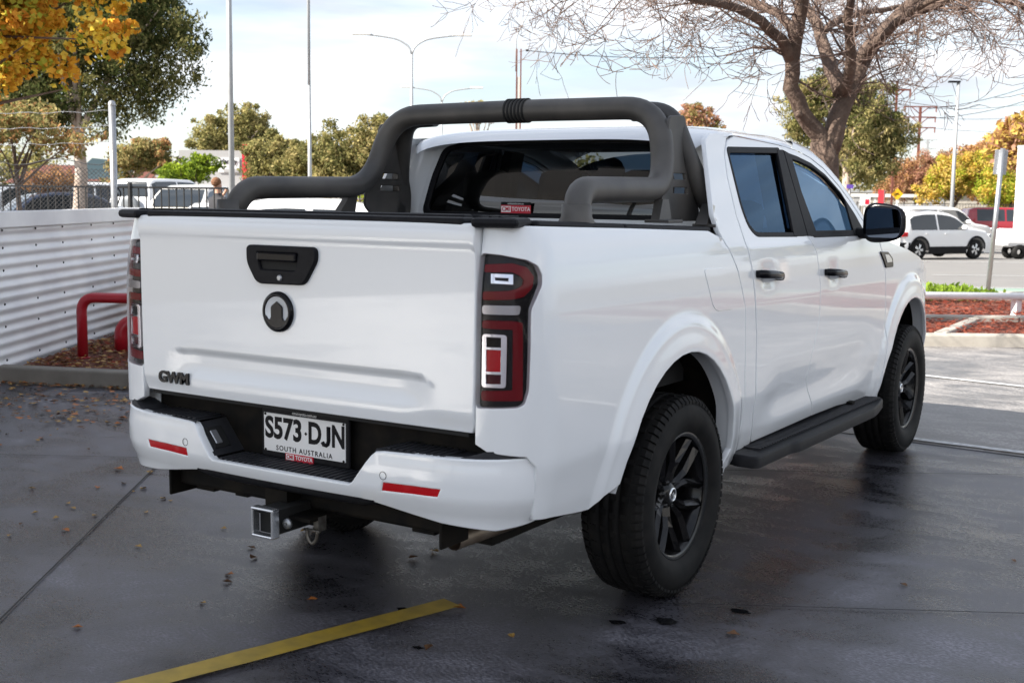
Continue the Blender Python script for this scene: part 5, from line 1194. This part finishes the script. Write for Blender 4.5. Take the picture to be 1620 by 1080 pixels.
# red and white dealer sign seen through the cab
d = 17.0; t = empty('dealer_sign', P(rc_(1288, d), d, 0), 0, 'white dealer sign box with red base seen through the cab windows', 'sign')
MB().box((0, 0, .98), (.95, .22, .52), rz=math.atan2(RGT.y, RGT.x), bev=.01).build('sign_box', M_whitesign, t); MB().box((0, 0, .42), (.95, .20, .60), rz=math.atan2(RGT.y, RGT.x), bev=.01).build('red_base', M_redsign, t)
text('sign_text', 'TOYOTA', M_redsign, t, frame(-FRW*.115+Vector((0, 0, 1.0)), RGT, (0, 0, 1)), .22, .9, .003)

# ---------- fences
d = 17.0; t = empty('chain_link_fence', P(rc_(183, d), d, 0), 0, 'sagging chain link and barbed wire fence on a galvanised post', 'fence')
MB().tube([(0, 0, 0), (0, 0, 2.70)], .048, 16).build('post', M_steel, t); MB().lathe([(2.70, .050), (2.73, .05), (2.765, .03), (2.77, 0)], axis='z', n=16).build('post_cap', M_steel, t)
for z in (2.63, 2.42, 2.20):
    def wz(s): return z-.05*4*s*(1-s)+.012*math.sin(s*40)
    mb = MB(); mb.tube([RGT*(-3.4*s)+Vector((0, 0, wz(s))) for s in [i/24 for i in range(25)]], .004, 4, cap=False)
    for i in range(30): s = i/30; c = RGT*(-3.4*s)+Vector((0, 0, wz(s))); mb.tube([c+Vector((U(-.02, .02), U(-.02, .02), -.018)), c+Vector((U(-.02, .02), 0, .018))], .002, 3, cap=False)
    mb.build('barbed_wire', M_steel, t)
mb = MB(); cell = .062; n = int(3.2/cell)
def sag(x, z): return z*(1-.06*math.sin(x*1.9)-.04*math.sin(x*4.7+1))
for i in range(-32, n):
    for dr in (1, -1):
        pts = []
        for k in range(0, 33):
            x = (i*cell+dr*k*cell*1.0) if dr > 0 else (i+32)*cell-k*cell
            z = k*cell*1.0
            if -.0 <= x <= 3.2 and z < 1.98: pts.append(RGT*-x+FRW*(.02*math.sin(k*3.14))+Vector((0, 0, sag(x, z)+.02)))
        if len(pts) > 1: mb.tube(pts, .0042, 3, cap=False)
lk = mb.build('wire_mesh', M_wire, t); lk['kind'] = 'stuff'
MB().tube([RGT*-x+Vector((0, 0, sag(x, 1.98)+.02)) for x in [i*.2 for i in range(17)]], .006, 5).build('top_wire', M_wire, t)
mb = MB(); mb.tube(smooth_path([(0, 0, 1.2), RGT*.10+Vector((0, 0, 1.5)), RGT*-.05+Vector((0, 0, 1.7)), RGT*.06+Vector((0, 0, 1.45))], .05), .01, 5); mb.build('wire_tie', M_ink, t)
# black tubular rail fence
def railfence(label, r0, r1, d, z0, z1, sp):
    t = empty('black_rail_fence', P(r0, d, gz(d)), 0, label, 'fence'); L_ = r1-r0; b = gz(d)
    for z in (z1, z0+.12): MB().box(RGT*(L_/2)+Vector((0, 0, z-b)), (L_, .03, .03), rz=math.atan2(RGT.y, RGT.x)).build('rail', M_blackfence, t)
    n = int(L_/sp); pk = None
    for i in range(n+1):
        if pk is None: pk = MB().box((0, 0, (z1-b)/2), (.016, .016, z1-b-.02)).build('picket', M_blackfence, t); o = pk
        else: o = pk.copy(); COL.objects.link(o)
        o.location = RGT*(i*sp)
    for i in range(int(L_/2.4)+1): MB().box(RGT*(i*2.4)+Vector((0, 0, (z1-b)/2+.03)), (.05, .05, z1-b+.08)).build('post', M_blackfence, t)
railfence('black tubular fence behind the corrugated fence, left stretch', rc_(-40, 18.5), rc_(362, 18.5), 18.5, .1, zc_(200, 296, 18.5), .115)
railfence('black tubular fence seen under the sports bar rail', rc_(363, 26), rc_(700, 26), 26, -.1, zc_(500, 306, 26), .10)
railfence('black tubular fence far behind the parked white cars', rc_(1350, 62), rc_(1640, 62), 62, -.5, zc_(1480, 322, 62), .15)

# ---------- cars
def car(name, label, r, d, rz, L, W, H, col, prof, belt, glassrng, wheels=(.17, .80), wr=.33, cat='car', group=None, clad=False, rim=M_alum, rails=False, rear=True, z=None, spare=False):
    """prof: roof line points (y/L, z/H); glass y range; y runs from rear (0) to front (1)"""
    t = empty(name, P(r, d, gz(d) if z is None else z), rz, label, cat, group)
    top = lambda y: interp(y/L, prof)*H; B_ = belt*H; z0 = .20
    def X(y, zz):
        f = y/L; w = W/2*(1-.10*(1-sst(0, .08, f))-.14*sst(.88, 1, f)); 
        if zz > B_: w -= (zz-B_)*.30
        w -= .05*(1-sst(.2, .5, zz)); return w
    mb = MB(); n = 30; K_ = 11; ysn = [L*i/n for i in range(n+1)]
    for y in ysn:
        zt = top(y); bot = z0
        for wy in wheels: 
            dq = abs(y-wy*L)
            if dq < wr+.07: bot = max(bot, math.sqrt(max(0, (wr+.08)**2-dq**2))+wr*.95)
        bot = min(bot, zt-.25)
        col_ = []
        for k in range(K_):
            zz = bot+(zt-.06-bot)*k/(K_-1); col_.append((X(y, zz), y, zz))
        xe = col_[-1][0]; col_ += [(xe*.93, y, zt-.015), (xe*.6, y, zt), (0, y, zt+.008)]
        mb.v += col_
    m = K_+3
    for i in range(n):
        for k in range(m-1): a = i*m+k; mb.f.append((a, a+1, a+m+1, a+m)); mb.sm.append(True)
    for i, rv in ((0, False), (n, True)): mb.f.append(tuple(i*m+k for k in range(m))[::(-1 if rv else 1)]); mb.sm.append(False)
    nb = len(mb.v); mb.v += [(-a, b, c) for a, b, c in mb.v]; mb.f += [tuple(nb+i for i in f[::-1]) for f in mb.f]; mb.sm += mb.sm
    body = mb.build('body', col, t)
    g0, g1 = glassrng; zb = B_+.03
    def roofy(y): return top(y)-.10
    pts = []; ng = 12
    for i in range(ng+1):
        y = (g0+(g1-g0)*i/ng)*L; pts.append((y, max(zb+.01, roofy(y))))
    # side windows, split at the middle pillar
    ym = (g0+g1)/2*L-.05; 
    for sx in (-1, 1):
        fnm = lambda y, zz: (sx*(X(y, zz)+.006), y, zz)
        for (ya, yb) in ((g0*L, ym-.04), (ym+.04, g1*L)):
            up = [(ya+(yb-ya)*i/6, max(zb+.01, roofy(ya+(yb-ya)*i/6))) for i in range(7)]
            pl_ = [(yb, zb), (ya, zb)]+up
            q_ = [pl_[0], pl_[1]]+[p for p in up if p[1] > zb+.03]
            if len(q_) > 3: panel('side_window', q_, fnm, M_gl_car, t, inward=(-sx, 0, 0), res=.2, depth=.004, bev=.002)
        ar = MB()
        for wy in wheels:
            if clad:
                vs = []; N2 = 14
                for i in range(N2+1):
                    a = math.pi*i/N2
                    for rr in (wr+.05, wr+.13): yy = wy*L+math.cos(a)*rr; zz = wr+math.sin(a)*rr; vs.append((sx*(X(yy, zz)+.012), yy, zz))
                ar.add(vs, [(2*i, 2*i+1, 2*i+3, 2*i+2) for i in range(N2)])
        if clad:
            ya, yb = wheels[0]*L+wr+.1, wheels[1]*L-wr-.1; vs = [(sx*(X(ya, .25)+.012), ya, .2), (sx*(X(yb, .25)+.012), yb, .2), (sx*(X(yb, .45)+.012), yb, .44), (sx*(X(ya, .45)+.012), ya, .44)]; ar.add(vs, [(0, 1, 2, 3)])
            ya, yb = .0, wheels[0]*L-wr-.1; vs = [(sx*(X(ya, .3)+.012), ya-.01, .25), (sx*(X(yb, .3)+.012), yb, .25), (sx*(X(yb, .55)+.012), yb, .58), (sx*(X(ya, .55)+.012), ya-.01, .58)]; ar.add(vs, [(0, 1, 2, 3)])
            ar.build('lower_cladding', M_blackpl, t)
        MB().box((sx*(W/2+.06), g1*L-.15, B_+.12), (.2, .12, .14), bev=.04).build('mirror', col, t)
        MB().box((sx*(X(.05*L, B_-.1)-.04), .035*L, B_-.12), (.16, .26, .15), bev=.03).build('tail_lamp', M_redlens2, t)
        MB().box((sx*(W/2-.28), .975*L, B_-.18), (.34, .16, .13), bev=.03).build('headlight', M_clear, t)
        for f in ((g0+g1)/2-.08, (g0+g1)/2+.12): MB().box((sx*(X(f*L, B_-.1)+.012), f*L-.2, B_-.10), (.03, .16, .03)).build('door_handle', col, t)
        if rails: MB().tube([(sx*(X((g0+.1)*L, top(.4*L))-.06), g0*L+.1, top(g0*L+.1)+.02), (sx*(X(.4*L, H)-.06), .4*L, top(.4*L)+.06), (sx*(X(.4*L, H)-.06), (g1-.2)*L, top((g1-.2)*L)+.02)], .02, 6).build('roof_rail', M_alum, t)
        for wy in wheels:
            wt = MB().lathe([(-.10, wr*.6), (-.11, wr*.9), (-.08, wr), (.08, wr), (.11, wr*.9), (.10, wr*.6)], n=28).build('wheel', M_tyre, t, (sx*(W/2-.12), wy*L, wr))
            rm = MB(); rm.lathe([(.085, wr*.60), (.09, wr*.66), (.07, wr*.64), (.04, wr*.55), (.03, .0)], n=28)
            r2 = MB()
            for i in range(5):
                a = i*1.2566
                for q_ in (-.16, .16):
                    c_, s_ = math.cos(a+q_), math.sin(a+q_); c0, s0 = math.cos(a), math.sin(a); ww = .022
                    r2.add([(.095, c0*.03-s0*ww, s0*.03+c0*ww), (.095, c0*.03+s0*ww, s0*.03-c0*ww), (.085, c_*wr*.62+s_*ww, s_*wr*.62-c_*ww), (.085, c_*wr*.62-s_*ww, s_*wr*.62+c_*ww)], [(0, 1, 2, 3)])
            if sx < 0:
                for mb_ in (rm, r2): mb_.v = [(-a, b, c) for a, b, c in mb_.v]
            rm.build('rim', M_black if clad else rim, wt); r2.build('spokes', rim, wt)
    # rear and front screens follow the roof line
    def screen(fa, fb, nm):
        ya, yb = fa*L, fb*L; vs = []
        for i in range(5):
            y = ya+(yb-ya)*i/4; zt = top(y); w = X(y, zt-.06)*.86; nrm = Vector((0, -(top(y+.02)-top(y-.02))/.04, 1)).normalized()*.012
            for j in range(5): x = -w+2*w*j/4; vs.append((x, y+nrm.y, zt+nrm.z+.006-(.012*abs(j-2)/2)))
        return MB().add(vs, [(5*i+j, 5*i+j+1, 5*i+j+6, 5*i+j+5) for i in range(4) for j in range(4)], True).build(nm, M_gl_car, t)
    return t, screen, X, top
SUVP = [(0, .50), (.015, .66), (.06, .80), (.12, .95), (.25, .995), (.40, 1.0), (.52, .97), (.60, .90), (.70, .70), (.78, .655), (.90, .60), (.97, .50), (1.0, .34)]
HATP = [(0, .48), (.015, .62), (.08, .80), (.15, .94), (.28, 1.0), (.45, .99), (.55, .93), (.70, .66), (.85, .62), (.95, .54), (1, .34)]
VANP = [(0, .50), (.012, .70), (.03, .93), (.08, .99), (.3, 1.0), (.58, .99), (.66, .90), (.75, .66), (.92, .60), (.98, .5), (1, .34)]
M_silver = mat('silver_paint', (.45, .47, .50), .3, .4, coat=1); M_darkcar = mat('dark_blue_paint', (.02, .03, .06), .25, coat=1); M_redcar = mat('dark_red_paint', (.28, .008, .018), .25, coat=1); M_cream = mat('warm_white_paint', (.78, .76, .70), .3, coat=.8); M_grey = mat('grey_paint', (.14, .15, .16), .3, .2, coat=1)
fr = -YAW*0
HR = math.atan2(RGT.y, RGT.x)-math.pi/2     # heading so that the nose points to street right
t, scn, X_, T_ = car('white_suv', 'small white suv with black wheel arch cladding and silver star wheels on the road', rc_(1392, 41), 41.0, HR+.47, 4.35, 1.80, 1.62, M_white, SUVP, .60, (.10, .68), (.19, .795), .335, 'suv', None, True, rails=True)
scn(.045, .10, 'rear_window')
t, scn, X_, T_ = car('white_suv', 'larger white suv parked just behind the small white one', rc_(1398, 46.5), 46.5, HR+.42, 4.7, 1.88, 1.80, M_white, VANP, .62, (.08, .70), cat='suv', rails=True); scn(.02, .05, 'rear_window')
t, scn, X_, T_ = car('red_ute', 'dark red car beyond the fence at the right', rc_(1516, 60), 60, HR-.05, 4.7, 1.8, 1.75, M_redcar, VANP, .60, (.10, .70))
t, scn, X_, T_ = car('white_van', 'white four wheel drive with a spare wheel on its back door', rc_(206, 40), 40, HR+1.25, 4.5, 1.85, 1.97, M_white, VANP, .60, (.05, .70), cat='four wheel drive', z=0); scn(.012, .035, 'rear_window')
MB().lathe([(0, .0), (-.02, .2), (-.10, .34), (-.16, .36), (-.20, .30), (-.20, 0)], c=(.1, 0.02, 1.05), axis='y', n=24).build('spare_wheel_cover', M_grey, t)
t, scn, X_, T_ = car('white_wagon', 'warm white car facing away, rear window behind the black fence', rc_(276, 35), 35, HR+1.38, 4.5, 1.86, 1.74, M_cream, HATP, .60, (.10, .66), z=0); scn(.02, .14, 'rear_window')
t, scn, X_, T_ = car('white_hatchback', 'white hatchback roof showing just above the tailgate', rc_(258, 12.2), 12.4, HR+.10, 4.0, 1.72, 1.475, M_white, HATP, .60, (.08, .68)); scn(.02, .14, 'rear_window')
t, scn, X_, T_ = car('silver_suv', 'silver car half hidden at the left photo edge behind the mesh', rc_(-25, 36), 36, HR+.5, 4.5, 1.85, 1.74, M_silver, SUVP, .60, (.10, .68), z=0); scn(.045, .10, 'rear_window')
t, scn, X_, T_ = car('dark_hatchback', 'dark blue car in front of the silver one behind the mesh', rc_(5, 31), 31, HR+.6, 4.2, 1.8, 1.50, M_darkcar, HATP, .60, (.10, .68), z=0); scn(.02, .14, 'rear_window')
t, scn, X_, T_ = car('white_suv', 'white suv left of the pale gum trunk behind the mesh', rc_(62, 42), 42, HR+.7, 4.5, 1.85, 1.84, M_white, VANP, .60, (.10, .68), cat='suv', z=0); scn(.02, .05, 'rear_window')
for i, (u, dd, c_, nm, lab) in enumerate([(395, 33, M_redcar, 'red_car', 'red car seen under the sports bar rail, leftmost of the row'), (462, 34, M_grey, 'grey_car', 'dark grey car seen under the sports bar rail'), (530, 33, M_white, 'white_car', 'white car seen under the rail near its middle'), (600, 35, M_silver, 'silver_car', 'silver car seen below the slotted plate'), (335, 32, M_white, 'white_sedan', 'white sedan behind the standing person')]):
    t, scn, X_, T_ = car(nm, lab, rc_(u, dd), dd, HR+1.5+i*.03, 4.4, 1.78, 1.50, c_, HATP, .60, (.10, .68)); scn(.02, .14, 'rear_window')

# white box truck at the right edge
d = 46; t = empty('box_truck', P(rc_(1594, d), d, -.5), HR+.10, 'tall white box truck cut off by the right photo edge', 'truck')
MB().box((0+.9, 3.2, 2.45), (2.3, 6.0, 3.35), bev=.04).build('cargo_box', M_white, t)
for z in (.80, 4.10): MB().box((-.26, 3.2, z), (.05, 6.0, .08)).build('edge_rail', M_alum, t)
MB().box((.9, .55, .75), (2.2, .5, .45), bev=.05).build('rear_bar', M_white, t)
MB().box((.3, .28, .78), (.25, .06, .16)).build('tail_lamp', M_amber, t); MB().box((.3, .28, .58), (.3, .05, .12)).build('number_plate', mat('plate_yellow', (.75, .55, .03), .5), t)
for y in (1.4, 4.8):
    for x in (0, 1.8): MB().lathe([(-.12, .2), (-.13, .4), (-.1, .45), (.1, .45), (.13, .4), (.12, .2)], c=(x, y, .45), n=24).build('wheel', M_tyre, t)
# white trailer nose / low object under the truck
t = empty('white_tank_trailer', P(rc_(1586, 44), 43.2, -.5), HR+.1, 'low white rounded trailer in front of the box truck', 'trailer')
MB().box((0, 0, .75), (.9, 1.2, .65), bev=.16).build('body', M_white, t)
for x in (-.3, .35): MB().lathe([(-.08, .1), (-.08, .26), (.08, .26), (.08, .1)], c=(x, 0, .26), n=18).build('wheel', M_tyre, t)

# ---------- buildings
def bx(name, parent, r, d_, z, w, dp, h, m_): return MB().box(RGT*r+FRW*d_+Vector((0, 0, z)), (w, dp, h), rz=math.atan2(RGT.y, RGT.x)).build(name, m_, parent)
d = 90; t = empty('furniture_shop', P(rc_(364, d), d, -.5), 0, 'grey shop front with a white name board beside the thick pole', 'shop')
M_sg = mat('shop_grey', (.34, .34, .34), .7); zt = zc_(364, 239, d)+.5
bx('facade', t, -1.2, 4, zt/2+.6, 5.0, 8, zt-1.2, M_sg); bx('glazing', t, -1.2, 4.2, .7, 4.8, 7.6, 1.6, M_gl_car); bx('awning', t, -1.2, -.6, 1.75, 5.0, 1.2, .25, M_whitesign)
sg = bx('name_board', t, .0, -.05, zc_(364, 262, d)+.5, 1.55, .1, 1.05, M_whitesign)
text('name_text', 'Harvey', M_ink, t, frame(RGT*.0-FRW*.14+Vector((0, 0, zc_(364, 256, d)+.5)), RGT, (0, 0, 1)), .52, .85, .01, .01)
bx('name_line', t, .12, -.12, zc_(364, 270, d)+.5, 1.0, .04, .22, M_sg)
d = 88; t = empty('red_screen_panel', P(rc_(391, d), d, -.5), 0, 'tall narrow red panel with a cut out pattern beside the grey shop', 'panel'); zt = zc_(391, 230, d)+.5
bx('panel', t, 0, 0, zt/2, .55, .25, zt, M_redsign)
for k in range(9): bx('pattern_cut', t, U(-.15, .15), -.14, .6+k*.36, U(.08, .2), .02, U(.1, .25), mat('panel_orange', (.5, .10, .05), .5) if k == 0 else bpy.data.materials['panel_orange'])
d = 70; t = empty('green_roof_shed', P(rc_(190, d), d, -.5), 0, 'low shed with a dark teal roof behind the galvanised post', 'shed')
bx('wall', t, -.8, 2, 1.3, 3.0, 5, 2.6, M_sg); MB().add([tuple(RGT*x+FRW*y+Vector((0, 0, z))) for x, y, z in ((-2.5, -1, 2.7), (.85, -1, 2.7), (.6, 3, 3.7), (-2.5, 3, 4.0))], [(0, 1, 2, 3)]).build('roof', mat('teal_roof', (.018, .040, .045), .5), t)
d = 78; t = empty('red_roof_house', P(rc_(140, d), d, -.5), 0, 'brick house behind the gum trunk', 'house'); bx('wall', t, 0, 2, 1.2, 9, 5, 2.6, mat('brick_wall', (.30, .14, .10), .9, noise=(6, (.36, .22, .17), .3)))
MB().add([tuple(RGT*x+FRW*y+Vector((0, 0, z))) for x, y, z in ((-5, -1, 2.5), (5, -1, 2.5), (3.4, 2, 3.7), (-3.4, 2, 3.7))], [(0, 1, 2, 3)]).build('roof', M_rust, t)
d = 72; t = empty('carport', P(rc_(1385, d), d, -.5), 0, 'white framed carport behind the board sign', 'carport')
bx('roof', t, 0, 0, 2.3, 4.2, 2.5, .18, M_whitesign)
for r in (-1.9, -.6, .7, 1.9): bx('post', t, r, -1.1, 1.1, .12, .12, 2.3, M_whitesign)
for (u0, d0, w, h) in ((500, 100, 26, 3.2), (1500, 95, 36, 2.6)):
    t = empty('warehouse', P(rc_(u0, d0), d0, -.5), 0, 'long pale warehouse behind the %s trees' % ('olive' if u0 < 800 else 'yellow'), 'warehouse'); bx('wall', t, 0, 3, h/2, w, 6, h, M_kerb); bx('roof', t, 0, 3, h+.1, w+.6, 6.6, .2, M_pole)
    for k in range(5): bx('roller_door', t, -w/2+3+k*w/5.5, -.02, 1.2, 2.4, .06, 2.3, M_sg)

# ---------- person beyond the fence, arms raised
def person():
    d = 20; t = empty('person', P(rc_(345, d), d, gz(d)), -YAW+.4, 'person in dark clothes with raised hands behind the black fence', 'person')
    J = {'pelvis': ((0, 0, .95), .14), 'belly': ((0, 0, 1.12), .135), 'chest': ((0, 0, 1.33), .155), 'neck': ((0, 0, 1.50), .055), 'head': ((0, .01, 1.60), .085), 'crown': ((0, .01, 1.72), .075),
         'hipl': ((-.09, 0, .88), .09), 'kneel': ((-.10, .02, .50), .062), 'ankl': ((-.11, 0, .08), .045), 'toel': ((-.12, .14, .04), .04), 'hipr': ((.09, 0, .88), .09), 'kneer': ((.10, .02, .50), .062), 'ankr': ((.11, 0, .08), .045), 'toer': ((.12, .14, .04), .04),
         'shl': ((-.19, 0, 1.42), .06), 'ell': ((-.30, .14, 1.30), .042), 'wrl': ((-.17, .26, 1.52), .03), 'hal': ((-.12, .28, 1.60), .035), 'shr': ((.19, 0, 1.42), .06), 'elr': ((.31, .14, 1.32), .042), 'wrr': ((.20, .24, 1.55), .03), 'har': ((.16, .26, 1.64), .035)}
    E_ = [('pelvis', 'belly'), ('belly', 'chest'), ('chest', 'neck'), ('neck', 'head'), ('head', 'crown'), ('pelvis', 'hipl'), ('hipl', 'kneel'), ('kneel', 'ankl'), ('ankl', 'toel'), ('pelvis', 'hipr'), ('hipr', 'kneer'), ('kneer', 'ankr'), ('ankr', 'toer'), ('chest', 'shl'), ('shl', 'ell'), ('ell', 'wrl'), ('wrl', 'hal'), ('chest', 'shr'), ('shr', 'elr'), ('elr', 'wrr'), ('wrr', 'har')]
    ks = list(J); me = bpy.data.meshes.new('body'); me.from_pydata([J[k][0] for k in ks], [(ks.index(a), ks.index(b)) for a, b in E_], []); o = link('body', me, t)
    sk = o.modifiers.new('skin', 'SKIN'); 
    for i, k in enumerate(ks): me.skin_vertices[0].data[i].radius = (J[k][1], J[k][1]*.8)
    me.skin_vertices[0].data[0].use_root = True
    ss = o.modifiers.new('sub', 'SUBSURF'); ss.levels = 1; ss.render_levels = 1
    mm = mat('dark_clothes', (.02, .02, .025), .8); skin_ = mat('skin', (.45, .25, .17), .6); me.materials.append(mm); me.materials.append(skin_)
    bpy.context.view_layer.update(); m2 = bpy.data.meshes.new_from_object(o.evaluated_get(bpy.context.evaluated_depsgraph_get())); o.modifiers.clear(); o.data = m2
    m2.materials.clear(); m2.materials.append(mm); m2.materials.append(skin_)
    for p in m2.polygons:
        c = p.center; p.use_smooth = True; p.material_index = 1 if (c.z > 1.50 or (c.y > .2 and c.z > 1.40)) else 0
    bm = bmesh.new(); bmesh.ops.create_icosphere(bm, subdivisions=2, radius=.08); 
    for v in bm.verts: v.co = Vector((v.co.x, v.co.y*1.1-.02, v.co.z*1.05+1.69)); 
    me3 = bpy.data.meshes.new('hair'); bm.to_mesh(me3); bm.free(); me3.materials.append(mat('red_hair', (.16, .07, .03), .8)); link('hair', me3, t)
    for q in m2.polygons: pass
person()
